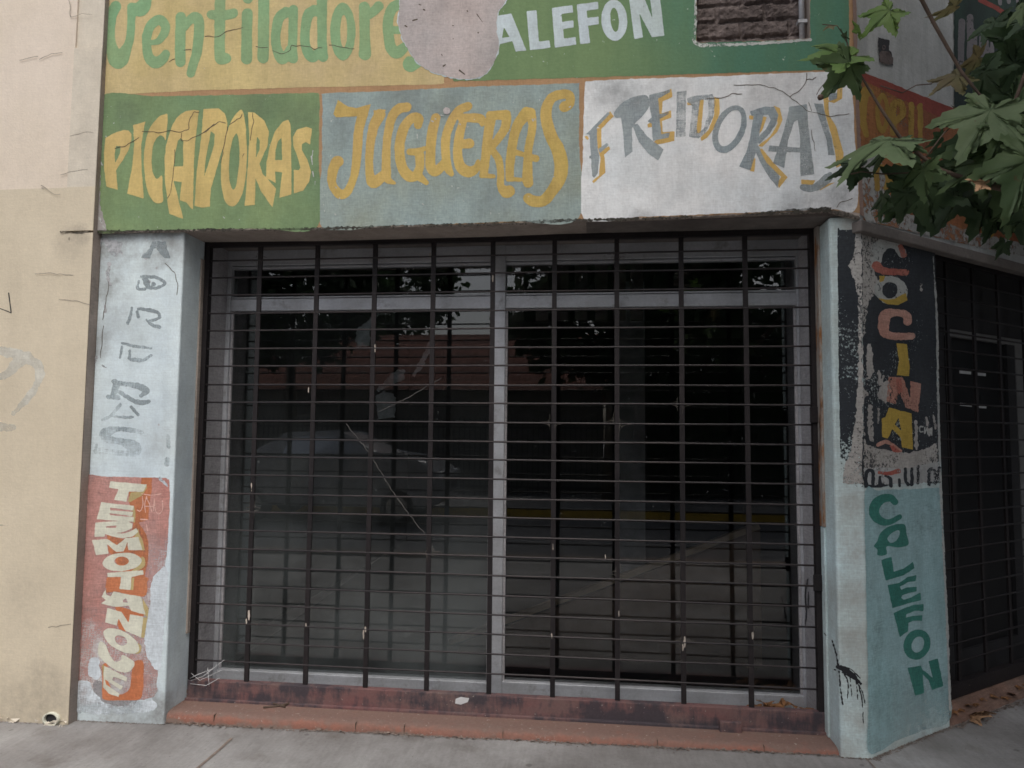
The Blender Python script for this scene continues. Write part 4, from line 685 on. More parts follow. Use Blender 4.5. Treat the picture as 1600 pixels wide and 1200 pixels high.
sT = sheet('teal_panel', [('C', [(1352, 768), (1372, 766), (1420, 764), (1468, 762), (1472, 766), (1475, 850), (1479, 950), (1483, 1060), (1484, 1125), (1440, 1142), (1400, 1158), (1358, 1176), (1357, 1100), (1355, 1000), (1353, 880)])], 'OP', 0.0016, M_['teal'], rpil, res=1.6, jit=0.8)
kE = (1340, 755, 6.667)
o2 = lambda pts: [(p[0], p[1]+1133.3) for p in pts]
sheet('lettering', tr([('S', [(388,195,36),(345,155,38),(250,165,48),(180,240,55),(180,330,52),(250,398,40),(340,402,30),(440,350,24)]), ('C', [(485,425),(510,530),(530,640),(430,668),(305,660),(300,740),(210,752),(202,690),(168,655),(205,600),(240,520),(330,450)]), ('c', [(310,570),(370,510),(430,490),(440,530),(400,600),(340,620)]),
 ('P', [(245,800),(355,765),(375,925),(480,890),(575,820),(595,885),(480,960),(300,1015),(290,1010)]), ('P', [(310,1060),(430,1040),(520,980),(615,955),(605,1020),(530,1030),(440,1080),(455,1110),(520,1085),(615,1080),(615,1125),(530,1145),(465,1170),(455,1195),(480,1212),(560,1190),(655,1138),(662,1218),(470,1268),(362,1303)]),
 ('P', o2([(375,220),(460,180),(590,130),(690,125),(685,200),(600,195),(510,230),(500,270),(570,250),(675,240),(670,300),(580,300),(530,320),(525,410),(440,470)])), ('P', o2(ell(618,548,138,162,22))), ('p', o2(ell(628,546,62,86,18))), ('P', o2([(520,790),(660,765),(680,810),(780,890),(740,720),(835,695),(895,980),(775,1020),(740,920),(680,860),(690,1050),(600,1085)]))], *kE), 'OP', 0.0028, M_['dgreen'], sT, res=1.0, jit=0.4)
sheet('white_scuff', [('S', [(1458, 400, 0.5), (1464, 500, 1.6), (1466, 620, 1.6), (1469, 740, 1.6), (1474, 850, 1.8), (1480, 980, 1.8), (1485, 1110, 1.8)])], 'OP', 0.003, M_['whiteflake'], rpil, res=1.0, jit=0.8)
# tar drips low on the pillar
sheet('tar_drip', [('S', [(1308, 1042, 2.5), (1318, 1046, 4), (1330, 1053, 4), (1345, 1068, 2)])] + [('S', [(1300, 1000, .8), (1306, 1020, 1.2), (1310, 1044, 1.4)]), ('S', [(1304, 1046, .8), (1322, 1054, 1), (1340, 1064, .8)]), ('S', [(1314, 1040, .7), (1330, 1046, .9), (1344, 1060, .7)]), ('S', [(1328, 1056, .6), (1331, 1088, .5)]), ('S', [(1338, 1066, .6), (1341, 1102, .5)]), ('S', [(1348, 1082, .6), (1352, 1100, .5)]), ('S', [(1311, 1050, 1), (1313, 1075, 1), (1317, 1100, .7)]), ('S', [(1318, 1052, .8), (1325, 1066, .8), (1324, 1096, .6)]), ('S', [(1335, 1060, .8), (1346, 1078, .9), (1350, 1084, .7)]), ('S', [(1342, 1072, .8), (1347, 1095, .7), (1349, 1130, .5)])], 'P', 0.0028, M_['tar'], rpil, res=0.7, jit=0.8, jsc=3)
crack([[(1282+6, 990), (1296, 1000), (1299, 1020), (1306, 1040)]], 'G', 0.23, rpil, 1.2, 'tar')

# ---- chamfer fascia paint
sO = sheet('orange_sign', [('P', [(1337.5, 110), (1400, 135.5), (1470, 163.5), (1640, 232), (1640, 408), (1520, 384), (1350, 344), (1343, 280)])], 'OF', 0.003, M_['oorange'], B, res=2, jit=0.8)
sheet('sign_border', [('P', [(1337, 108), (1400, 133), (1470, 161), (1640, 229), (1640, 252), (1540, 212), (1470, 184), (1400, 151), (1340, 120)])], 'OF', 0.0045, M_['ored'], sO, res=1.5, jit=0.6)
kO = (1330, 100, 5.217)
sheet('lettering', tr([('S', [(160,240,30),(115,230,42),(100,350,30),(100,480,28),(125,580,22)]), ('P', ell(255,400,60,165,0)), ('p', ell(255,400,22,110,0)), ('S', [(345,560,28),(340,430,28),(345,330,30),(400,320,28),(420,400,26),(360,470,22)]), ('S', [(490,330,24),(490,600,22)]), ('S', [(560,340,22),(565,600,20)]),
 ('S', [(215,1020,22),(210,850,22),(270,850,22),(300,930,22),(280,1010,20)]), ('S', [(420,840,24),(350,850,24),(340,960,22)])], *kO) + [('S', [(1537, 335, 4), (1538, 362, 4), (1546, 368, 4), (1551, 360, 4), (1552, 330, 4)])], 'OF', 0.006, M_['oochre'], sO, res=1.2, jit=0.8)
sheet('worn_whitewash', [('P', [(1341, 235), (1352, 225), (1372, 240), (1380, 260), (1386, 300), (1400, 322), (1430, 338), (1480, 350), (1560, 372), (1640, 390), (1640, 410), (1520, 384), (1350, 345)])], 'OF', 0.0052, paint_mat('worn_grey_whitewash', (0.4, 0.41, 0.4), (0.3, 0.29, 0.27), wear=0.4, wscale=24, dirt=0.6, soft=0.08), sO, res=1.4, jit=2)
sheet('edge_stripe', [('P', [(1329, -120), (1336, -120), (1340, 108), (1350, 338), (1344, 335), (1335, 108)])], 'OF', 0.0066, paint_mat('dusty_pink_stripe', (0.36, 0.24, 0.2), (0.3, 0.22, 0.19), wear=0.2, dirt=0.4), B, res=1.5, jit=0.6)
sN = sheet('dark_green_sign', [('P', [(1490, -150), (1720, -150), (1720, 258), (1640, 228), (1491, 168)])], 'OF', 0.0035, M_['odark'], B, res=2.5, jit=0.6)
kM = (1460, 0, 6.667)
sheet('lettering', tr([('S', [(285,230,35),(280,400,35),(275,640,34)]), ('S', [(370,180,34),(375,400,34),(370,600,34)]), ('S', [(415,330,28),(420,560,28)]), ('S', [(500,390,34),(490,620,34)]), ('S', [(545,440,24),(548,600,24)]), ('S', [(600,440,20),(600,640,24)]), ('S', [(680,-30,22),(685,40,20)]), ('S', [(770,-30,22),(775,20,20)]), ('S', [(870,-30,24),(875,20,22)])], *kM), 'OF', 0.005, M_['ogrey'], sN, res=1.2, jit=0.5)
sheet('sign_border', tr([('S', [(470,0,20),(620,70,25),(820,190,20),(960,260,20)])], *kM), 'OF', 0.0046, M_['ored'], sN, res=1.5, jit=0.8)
# broken socket hole on the chamfer
hq = [U(u, v, 'OF') for u, v in ((1372, 58), (1390, 63), (1389, 78), (1393, 82), (1394, 101), (1374, 97))]
hm = MB(); hm.add([p - N_*0.004 for p in hq], [tuple(range(6))])
sheet('socket_hole', [('P', [(1372, 58), (1390, 63), (1389, 78), (1393, 82), (1395, 102), (1374, 97)])], 'OF', 0.004, M_['idark'], B, res=0.8, jit=0.7, jsc=3)
sheet('socket_rubble', [('C', [(1375, 82), (1388, 80), (1394, 88), (1394, 100), (1376, 97)]), ('P', ell(1381, 74, 3, 4)), ('p', ell(1381, 74, 1.4, 2))], 'OF', 0.0055, M_['brick'], B, res=0.8, jit=0.8, jsc=3)
# thin ledge under the chamfer fascia and over the front pillar (concrete lip)
lg = MB().obox(-0.02, 3.6, -0.035, 0.02, zb-0.055, zb); lg.build('drip_ledge', M_['soffit'], B, bevel=0.006)

# ---- shop window
Wn = MB(); zt, zb_ = 2.405, -0.02
u2x = lambda u, v: U(u, v, 'W').x
xl, xr_ = 0.03, XR-0.03
gl0, gr1 = u2x(361, 560), u2x(1244, 560); zgl, zgr = U(560, 1054, 'W').z, U(1010, 1073, 'W').z
mx0, mx1 = u2x(768, 650), u2x(789, 650)
tz = (U(560, 478, 'W').z + U(1010, 470, 'W').z)/2
fw_ = 0.055
def fr(x0, x1, z0, z1, y0=YW-0.03, y1=YW+0.05): Wn.box((x0, y0, z0), (x1, y1, z1))
fr(xl, gl0, zb_-.06, zt); fr(gr1, xr_, zb_-.06, zt); fr(mx0, mx1, zb_-.062, zt, YW-0.034, YW+0.054)
for a, b, zg in ((gl0, mx0, zgl), (mx1, gr1, zgr)):
    fr(a, b, zb_-.06, zg); fr(a, b, zt-0.09, zt)
    fr(a, b, tz-0.032, tz+0.038, YW-0.027, YW+0.047)
    fr(a, b, tz+0.042, tz+0.052, YW-0.022, YW+0.01); fr(a, b, zt-0.108, zt-0.094, YW-0.02, YW+0.02)
Wf = Wn.build('shop_window', M_['alu'], B, bevel=0.003)
for (a, b, mt, zg) in ((gl0, mx0, 'glass', zgl), (mx1, gr1, 'glassr', zgr)):
    MB().box((a, YW+0.006, zg), (b, YW+0.012, tz-0.032)).build('glass_pane', M_[mt], Wf)
    MB().box((a, YW+0.006, tz+0.038), (b, YW+0.012, zt-0.09)).build('glass_pane', M_['glassr'], Wf)
# inner stops that show as a second, darker frame line
for a, b, zg in ((gl0, mx0, zgl), (mx1, gr1, zgr)):
    MB().box((a, YW-0.012, zg), (a+0.012, YW+0.004, tz-0.032)).build('glazing_stop', M_['jamb'], Wf); MB().box((b-0.012, YW-0.012, zg), (b, YW+0.004, tz-0.032)).build('glazing_stop', M_['jamb'], Wf)
crack([[(541, 662), (575, 705), (612, 765), (640, 805), (668, 840)], [(690, 590), (640, 620), (590, 645)]], (Vector((0, YW+0.0045, 0)), FRONT), 0.0, Wf, 0.4, 'web')

# ------------------------------------------------------------------ security grille over the shop window
G = thing('security_grille', 'wide dark steel security grille across the shop window', 'security grille', (1.655, 0, -0.1))
a_ = 0.32905
gf = MB()
gf.box((0.004, -0.018, 0.0), (0.034, 0.018, 2.404)); gf.box((XR-0.034, -0.018, 0.0), (XR-0.004, 0.018, 2.404)); gf.box((0.034, -0.016, 2.375), (XR-0.034, 0.016, 2.404))
gf.build('frame', M_['grille'], G)
b0 = MB().box((-0.0125, -0.006, 0.0), (0.0125, 0.006, 2.376)); bar = None
for i in range(1, 10):
    x = i*a_
    if bar is None: bar = b0.build('vertical_bar', M_['grille'], G, org=(0, 0, 0)); o = bar
    else: o = coll(bar.copy()); o.parent = G
    o.location = Vector((x, 0, 0)) - G.location; o.rotation_euler = (0, R(random.uniform(-.08, .08)), 0)
for j in range(1, 24):
    z = j*0.1+random.uniform(-.002, .002); xx = [0.01+(XR-0.02)*k/20 for k in range(21)]; r0 = MB()
    r0.tube([(x, -0.003+0.0016*mnoise.noise(Vector((x*2.1, j*3.3, 0))), z+0.0035*mnoise.noise(Vector((x*1.4, j*7.7, 4)))) for x in xx], 0.0049, 8)
    r0.build('horizontal_rod', M_['rod'], G)
ck = [(389, 962, 3, 14), (385, 972, 2, 8), (478, 977, 2.5, 6), (571, 984, 2.5, 8), (568, 993, 2, 14), (1070, 1004, 3, 16), (1067, 1012, 2, 10), (1176, 994, 3, 10), (862, 994, 2, 7), (946, 870, 2, 6), (672, 400, 1.5, 8), (770, 436, 2, 10), (586, 545, 1.5, 12), (482, 610, 1.2, 8), (393, 762, 1.5, 12), (967, 960, 1.5, 10), (864, 855, 1.2, 9)]
for u, v, a, h in ck:
    sheet('paint_chip', [('C', [(u-a*.5, v-h*.5), (u+a*.3, v-h*.55), (u+a*.5, v+h*.1), (u+a*.1, v+h*.5), (u-a*.4, v+h*.3)])], (Vector((0, -0.0063, 0)), FRONT), 0.002, M_['chip'], G, res=.6, jit=.4, jsc=3)
rb = MB(); rb.box((0.006, -0.024, -0.10), (XR-0.006, 0.02, -0.001)); rb.box((0.006, -0.045, -0.104), (XR-0.006, -0.0245, -0.088))
hx = U(1140, 1130, 'G').x; rb.box((hx-0.06, -0.07, -0.115), (hx+0.045, -0.0455, -0.052))
rb.build('bottom_rail', M_['rail'], G, bevel=0.003)
lk = MB()
for zz_ in (1.45, 0.62): lk.box((XR-0.05, -0.03, zz_-0.04), (XR-0.005, -0.0185, zz_+0.04))
lk.build('hinge_plate', M_['grille'], G, bevel=0.003)
sheet('jamb_crack', [('S', [(1262, 905, 1), (1258, 930, 1.6), (1260, 960, 1), (1255, 990, .8)]), ('S', [(1256, 915, .7), (1254, 945, 1), (1257, 975, .6)]), ('S', [(1263, 925, .8), (1263, 950, 1.2)])], (Vector((XR-0.031, 0, 0)), Vector((1, 0, 0))), 0.002, M_['tar'], B, res=.7, jit=.5, jsc=3)
# rusty angle iron beside the grille, on the right reveal
MB().box((XR-0.012, -0.075, 0.9), (XR+0.001, -0.02, 2.40)).build('rusty_angle', M_['rust'], B, bevel=0.002)
MB().box((XR-0.009, -0.07, -0.1), (XR+0.001, -0.02, 0.897)).build('cement_bead', M_['pblue'], B, bevel=0.003)
MB().box((-0.001, -0.05, 0.25), (0.009, -0.02, 2.3)).build('cement_bead', M_['plaster'], B, bevel=0.003)
sheet('rust_stain', [('S', [(321, 400, 2), (318, 450, 1.5)]), ('S', [(301, 850, 4), (300, 858, 3)]), ('S', [(291, 1080, 3), (285, 1090, 6)])], 'G', 0.052, M_['rust'], B, res=0.9, jit=1.4, jsc=4)

# ------------------------------------------------------------------ step
stp = MB()
fl = [(262, 1134), (420, 1141), (560, 1148), (700, 1153), (860, 1160), (1000, 1167), (1150, 1173), (1306, 1177)]
prof = []
n_ = 60
for i in range(n_+1):
    x = 0.0 + (XR)*i/n_ - 0.02*(i == 0)
    jx = random.uniform(-.0025, .0025) + 0.006*mnoise.noise(Vector((x*3, 0, 0))); g_ = gz(x, -0.2)
    prof.append([(x, 0.06, -0.101), (x, -0.15+jx, -0.101), (x, -0.178+jx, -0.106), (x, -0.192+jx, -0.118), (x, -0.196+jx*1.5, -0.14), (x, -0.2+jx*2, g_-0.02)])
vs = [p for r_ in prof for p in r_]; nn = 6
stp.add(vs, [(i*nn+j, i*nn+j+1, (i+1)*nn+j+1, (i+1)*nn+j) for i in range(n_) for j in range(nn-1)], True)
STEP = stp.build('doorstep', M_['step'], B)
gv = MB()
for u in (335, 556, 632, 786, 1027, 1193):
    x = U(u, 1130, (Vector((0, -0.19, 0)), FRONT)).x; gv.box((x-0.0009, -0.198, -0.135), (x+0.0009, -0.165, -0.1045))
gv.build('step_joint', M_['crack'], STEP)
em = MB()   # crumbling mortar where step and pavement meet
for i in range(1700):
    x = random.uniform(-0.02, XR+0.05); y = -0.198-abs(random.gauss(0, 0.02))*(0.4+1.1*abs(mnoise.noise(Vector((x*2.2, 3, 0))))) ; s = random.uniform(0.002, 0.008)*(1 if random.random() < .9 else 1.6)
    c = Vector((x, y, gz(x, y)+s*0.2)); q = [c+Vector((random.uniform(-s, s)*1.4, random.uniform(-s, s), random.uniform(0, s*.9))) for _ in range(4)]
    q[3].z = c.z+s*0.7; em.add(q, [(0, 1, 2), (0, 1, 3), (1, 2, 3), (2, 0, 3)])
def grit(pa, pb, n, sp, smax=0.008):
    for i in range(n):
        t = random.random(); p = pa.lerp(pb, t); k = 0.3+1.2*abs(mnoise.noise(Vector((p.x*3, p.y*3, 1)))); d = (pb-pa).normalized(); o_ = Vector((d.y, -d.x, 0))*abs(random.gauss(0, sp))*k
        s_ = random.uniform(.0015, smax); c = p+o_; c.z = gz(c.x, c.y)+s_*.2
        q = [c+Vector((random.uniform(-s_, s_)*1.4, random.uniform(-s_, s_), random.uniform(0, s_*.8))) for _ in range(4)]; q[3].z = c.z+s_*.6; em.add(q, [(0, 1, 2), (0, 1, 3), (1, 2, 3), (2, 0, 3)])
grit(Vector((-.5, YP, 0)), Vector((0, YP, 0)), 260, .012, .005); grit(Vector((XR, YP, 0)), Vector((3.44, YP, 0)), 120, .012, .006); grit(OC(0, 0, 0), OC(.69, 0, 0), 500, .02, .007)
grit(OC(.69, -.012, 0), OC(2.4, -.012, 0), 1300, .035, .009); grit(Vector((-2, YC, 0)), Vector((-.55, YC, 0)), 350, .015, .006)
eo = em.build('crumbled_mortar', M_['cement']); eo['kind'] = 'stuff'; eo['label'] = 'crumbled mortar grit along the foot of the step'; eo['category'] = 'grit'

# ------------------------------------------------------------------ interior things seen through the glass
ic = thing('interior_column', 'pale square column standing inside behind the right pane', 'column', (3.1, 2.2, -0.09))
xc = Y(985, 560, 2.2).x; MB().box((xc-0.11, 2.1, -0.09), (xc+0.11, 2.32, 2.6)).build('shaft', M_['ipale'], ic)
bd = MB(); p0, p1 = Y(700, 1000, 0.9), Y(1185, 818, 0.9); p1.z += 0.0
d_ = (p1-p0); nrm = Vector((-d_.z, 0, d_.x)).normalized()
bd.extrude([p0, p1, p1-nrm*0.035, p0-nrm*0.035], (0, 0.06, 0)); bo = bd.build('timber_batten', M_['wood'])
tag(bo, 'pale timber batten leaning diagonally inside behind the right pane', 'timber')
b2 = MB(); q0, q1 = p0-nrm*0.04+Vector((0.05, 0.02, 0)), p1-nrm*0.04+Vector((0, 0.02, 0)); b2.extrude([q0, q1, (q1.x, q1.y, -0.08), (q0.x, q0.y, -0.08)], (0, 0.03, 0))
tag(b2.build('brown_board', simple('brown_board', (0.24, 0.16, 0.125), 0.8)), 'large brown board leaning below the timber batten inside the shop', 'board')
bl = thing('vertical_blind', 'row of hanging blind strips behind the upper right pane', 'blind', (2.4, 0.5, 2.4))
x = Y(800, 430, 0.5).x; xe = Y(1000, 430, 0.5).x
while x < xe:
    MB().box((x, 0.5, 2.02), (x+0.075, 0.503+random.uniform(0, .03), 2.45)).build('strip', M_['fabric'], bl); x += random.uniform(0.1, 0.15)
MB().box((Y(800, 430, 0.5).x-0.05, 0.48, 2.451), (xe+0.1, 0.53, 2.49)).build('head_rail', M_['idark'], bl)
for i, (pts) in enumerate([[(556,520),(560,512),(574,503),(590,487),(592,490),(578,515),(577,541),(557,543)], [(672,531),(673,548),(660,575),(648,588),(643,588),(655,565)], [(587,610),(600,597),(612,583),(633,575),(631,592),(612,602),(590,612)], [(588,620),(600,611),(612,614),(618,622),(617,652),(590,655)]]):
    o = sheet('torn_paper', [('P', pts)], (Vector((0, YW+0.0135, 0)), FRONT), 0.0, M_['tpaper'], None, res=.7, jit=1.5, jsc=4)  # sky reflections laid on the pane as flat pale shapes
    tag(o, ['slim torn pale paper highest on the left window pane', 'pale torn paper sliver nearest the window mullion', 'pale torn paper wedge slanting above the squarish scrap on the left pane', 'squarish torn pale paper, lowest on the left pane'][i], 'paper', 'torn papers stuck on the left window pane')

# ------------------------------------------------------------------ chamfer door and its grille
Dm = MB(); Dm.obox(0.69, 0.76, 0.19, 0.27, -0.09, 2.37); Dm.obox(2.28, 2.35, 0.19, 0.27, -0.09, 2.37); Dm.obox(0.76, 2.28, 0.195, 0.265, 1.98, 2.37)
ztb = U(1515, 518, (C0+N_*0.22, N_)).z
Dr = thing('shop_door', 'dark glazed corner door behind the chamfer grille', 'door', OC(1.5, 0.22, -0.09))
Dm.build('frame', M_['idark'], Dr)
MB().obox(1.15, 1.98, 0.2, 0.262, ztb-0.05, ztb+0.05).build('transom', M_['doorp'], Dr)
MB().obox(0.76, 1.15, 0.21, 0.25, -0.09, 1.98).build('side_panel', M_['idark'], Dr)
s0 = 1.22
MB().obox(1.15, 1.22, 0.205, 0.255, -0.07, ztb-0.05).build('stile', M_['idark'], Dr)
MB().obox(1.148, 1.158, 0.198, 0.204, 0.3, ztb-0.05).build('stile_edge', M_['doorp'], Dr)
MB().obox(1.88, 1.98, 0.205, 0.255, -0.07, ztb-0.05).build('stile', M_['idark'], Dr)
MB().obox(1.22, 1.88, 0.205, 0.255, -0.07, 0.12).build('kick_panel', M_['idark'], Dr)
MB().obox(1.22, 1.88, 0.228, 0.234, 0.12, ztb-0.05).build('glass_pane', M_['doorg'], Dr)  # opaque pane, the glass's darkness is put into its colour
MB().obox(1.15, 1.98, 0.228, 0.234, ztb+0.05, 1.98).build('glass_pane', M_['glassr'], Dr)
MB().obox(1.98, 2.28, 0.2, 0.26, -0.09, 1.98).build('side_panel', M_['doorp'], Dr)
for i, (u, v) in enumerate(((1508, 582), (1533, 585), (1509, 632.5), (1534, 635.5))):
    w_ = 9 if u < 1520 else 7
    q = [U(u+dx, v+dy+dx*0.1, (C0+N_*0.226, N_)) for dx, dy in ((-w_, -2.2), (w_, -2.2), (w_, 2.2), (-w_, 2.2))]
    o = MB().extrude(q, -N_*0.0012).build('white_tape', M_['paper'])  # short white strips laid on the door pane
    tag(o, ['upper left short white tape strip on the dark door glass', 'upper right short white tape strip on the dark door glass', 'lower left short white tape strip on the dark door glass', 'lower right short white tape strip on the dark door glass'][i], 'tape', 'white tape strips on the door glass')
DG = thing('door_grille', 'dark steel bar grille over the corner door', 'security grille', OC(1.5, 0.1, -0.1))
dgf = MB(); dgf.obox(0.69, 0.72, 0.085, 0.115, -0.02, 2.36); dgf.obox(2.31, 2.34, 0.085, 0.115, -0.02, 2.36); dgf.obox(0.72, 2.31, 0.087, 0.113, 2.33, 2.36); dgf.obox(0.72, 2.31, 0.08, 0.12, -0.045, 0.03)
dgf.build('frame', M_['grille'], DG, bevel=0.002)
bar = None
for s in (0.975, 1.262, 1.552, 1.86, 2.12):
    if bar is None: b0 = MB(); b0.obox(-0.0125, 0.0125, 0.094, 0.106, 0.03, 2.33); bar = b0.build('vertical_bar', M_['grille'], DG, org=C0); o = bar
    else: o = coll(bar.copy()); o.parent = DG
    o.location = C0 + E_*s - DG.location
rod = None
for j in range(1, 23):
    if rod is None: q = MB(); q.tube([OC(0.70, 0.097, 0), OC(2.32, 0.097, 0)], 0.0055, 8); rod = q.build('horizontal_rod', M_['grille'], DG, org=C0); o = rod
    else: o = coll(rod.copy()); o.parent = DG
    o.location = C0 + Vector((0, 0, 0.03+j*0.1)) - DG.location
od = MB(); dp = [(0.35, -0.046), (0.085, -0.047), (0.065, -0.06), (0.05, -0.085), (0.02, -0.096), (-0.005, -0.11), (-0.015, -0.2)]; na = 40; vs = []
for i in range(na+1):
    s_ = 0.68+(2.6-0.68)*i/na; jn = 0.006*mnoise.noise(Vector((s_*4, 1, 0)))
    vs += [OC(s_, d+(jn if d < .05 else 0)+(random.uniform(-.004, .004) if d < 0 else 0), z+jn*.6) for d, z in dp]
nn = len(dp); od.add(vs, [(i*nn+j, i*nn+j+1, (i+1)*nn+j+1, (i+1)*nn+j) for i in range(na) for j in range(nn-1)], True); od.build('doorstep', M_['stepo'], B)

# ------------------------------------------------------------------ neighbouring cream building
NBd = thing('neighbour_building', 'cream painted plaster wall of the house next door', 'house', (-2.0, YC, -0.16))
xe = U(133, 600, 'C').x
zs = (U(40, 297, 'C').z + U(110, 290, 'C').z)/2; xp = U(88, 600, 'C').x
nw = MB().box((-8, YC+0.006, zs), (xp, 0.4, 5.2)).build('upper_wall', M_['creamu'], NBd)
MB().box((-8, YC+0.006, -0.5), (xp, 0.4, zs)).build('lower_wall', M_['creaml'], NBd)
zt1 = U(120, 75, 'C').z; zl = U(120, 362, 'C').z
MB().box((xp, YC, zl+0.006), (xe, 0.4, zs)).build('pilaster', M_['creaml'], NBd)
MB().box((xp, YC, zs), (xe, 0.4, zt1)).build('pilaster', M_['creams'], NBd)
MB().box((xp, YC+0.001, -0.5), (xe, 0.4, zl-0.006)).build('pilaster', M_['creaml'], NBd)
MB().box((xp, YC+0.03, zl-0.006), (xe, 0.4, zl+0.006)).build('pilaster_joint', M_['crack'], NBd)
MB().box((xp+0.03, YC+0.012, zt1+0.002), (xe-0.004, 0.4, 5.2)).build('pilaster', M_['creams'], NBd)
MB().box((xp+0.0005, YC+0.016, zt1+0.002), (xp+0.0295, 0.4, 5.2)).build('pilaster_recess', M_['creams'], NBd)
MB().box((xe+0.0005, YC+0.004, -0.5), (U(146, 600, 'P').x-0.0005, YP+0.1, 5.2)).build('party_joint', M_['ret'], NBd)
rtm = MB().box((xe-0.0015, YC+0.004, -0.5), (xe+0.0025, YP+0.05, 5.2)); rtm.build('cement_return', M_['ret'], NBd)
crack([[(108, 0), (110, 27), (128, 22), (146, 23)], [(62, 92), (80, 84), (98, 82)], [(30, 94), (60, 88)], [(95, 273), (115, 267), (138, 265)], [(110, 212), (135, 206), (147, 208)], [(95, 362), (115, 364), (138, 362)], [(55, 428), (75, 427), (115, 430)], [(92, 468), (120, 470), (140, 476)], [(65, 290), (85, 304), (95, 303)], [(76, 980), (95, 978), (112, 975)], [(0, 820), (15, 821)]], 'C', 0.0012, NBd, 0.24, 'crackl')
sheet('pen_mark', [('S', [(13.5, 458, .9), (17.5, 489, .9)]), ('S', [(17.5, 489, .8), (8, 485, .7), (-6, 480, .6)])], (Vector((0, YC+0.006, 0)), FRONT), 0.001, M_['tar'], NBd, res=0.7, jit=0.2)
sheet('graffiti_smear', [('S', [(-10, 590, 6), (12, 583, 6), (35, 560, 9), (55, 566, 7), (62, 580, 7), (55, 605, 6), (38, 628, 5), (22, 645, 4)]), ('S', [(-10, 665, 6), (10, 668, 6), (20, 668, 5)]), ('S', [(5, 548, 8), (30, 555, 8)])], (Vector((0, YC+0.006, 0)), FRONT), 0.0008, paint_mat('painted_over_grey_smear', A(190, 188, 178), wear=0.42, wscale=10, soft=0.35), NBd, res=1.5, jit=2, jsc=9)
sheet('grime', [('S', [(95, 362, 1.6), (120, 364, 1.8), (140, 362, 1.6)]), ('S', [(108, 372, 1), (108, 380, .6)]), ('S', [(66, 294, 1.2), (68, 296, .8)])], 'C', 0.0016, M_['mould'], NBd, res=0.7, jit=0.9, jsc=3)
db = MB()
for i in range(80):
    x = random.uniform(-1.6, xe); s = random.uniform(0.008, 0.03); c = Vector((x, YC-random.uniform(0, .02), gz(x, YC)+random.uniform(-.005, .02)))
    q = [c+Vector((random.uniform(-s, s)*1.5, random.uniform(-s, s)*.6, random.uniform(-s, s)*.5)) for _ in range(4)]; q[3].z += s*.6
    db.add(q, [(0, 1, 2), (0, 1, 3), (1, 2, 3), (2, 0, 3)])
db.build('broken_plaster_foot', M_['creams'], NBd)
pc = U(82, 1121, 'C'); pp = MB()
ring = [(0.045, 0.0), (0.045, -0.02), (0.036, -0.02), (0.036, 0.02)]; sg = 18
pp.add([(pc.x+r*math.cos(2*math.pi*k/sg), YC+0.004+y, pc.z-0.005+r*0.75*math.sin(2*math.pi*k/sg)) for r, y in ring for k in range(sg)], [(i*sg+k, i*sg+(k+1) % sg, (i+1)*sg+(k+1) % sg, (i+1)*sg+k) for i in range(3) for k in range(sg)], True)
dpo = pp.build('drain_pipe', M_['cream'], NBd)
MB().add([(pc.x+0.037*math.cos(2*math.pi*k/sg), YC-0.001, pc.z-0.005+0.028*math.sin(2*math.pi*k/sg)) for k in range(sg)], [tuple(range(sg))]).build('bore', M_['idark'], dpo)

# pavement joints
jm = MB()
def gpt(u, v): return U(u, v, (Vector((1.5, -0.4, gz(1.5, -0.4)+0.002)), Vector((0, -0.012, 1)).normalized()))
def gline(pts, w_):
    P = [gpt(*p) for p in pts]
    for a, b in zip(P[:-1], P[1:]):
        n = Vector((-(b-a).y, (b-a).x, 0)).normalized()*w_
        q = [a-n, b-n, b+n, a+n]
        for p in q: p.z = gz(p.x, p.y)+0.0035
        jm.add(q, [(0, 1, 2, 3)])
gline([(362, 1150), (345, 1166), (325, 1183), (300, 1204), (270, 1230), (180, 1310)], 0.007)
gline([(1352, 1190), (1372, 1212), (1420, 1260)], 0.004)
sj = jm.build('sidewalk_joint', M_['cement']); sj['kind'] = 'structure'

# ------------------------------------------------------------------ dry leaves, scraps, cobwebs
def leaf_outline():
    key = [(-90, 0.05), (-60, 0.32), (-32, 0.64), (-6, 0.42), (10, 0.54), (30, 0.98), (48, 0.62), (59, 0.52), (71, 0.62), (90, 1.08), (109, 0.62), (121, 0.52), (132, 0.62), (150, 0.98), (170, 0.54), (186, 0.42), (212, 0.64), (240, 0.32)]
    K = [(r*math.cos(R(a)), r*math.sin(R(a))) for a, r in key]; pts = []
    for i in range(len(K)):
        (x0, y0), (x1, y1) = K[i], K[(i+1) % len(K)]; big = math.hypot(x1-x0, y1-y0) > 0.2
        for k, (t, b) in enumerate(((0, 0), (0.36, .075), (0.46, -.03), (0.70, .06), (0.80, -.03)) if big else ((0, 0), (.5, .05))):
            px, py = x0+(x1-x0)*t, y0+(y1-y0)*t; nx, ny = (y1-y0), -(x1-x0); q = math.hypot(nx, ny) or 1
            if nx*px+ny*py < 0: nx, ny = -nx, -ny
            pts.append((px+nx/q*b*.55, py+ny/q*b*.55))
    return pts
LO = leaf_outline()
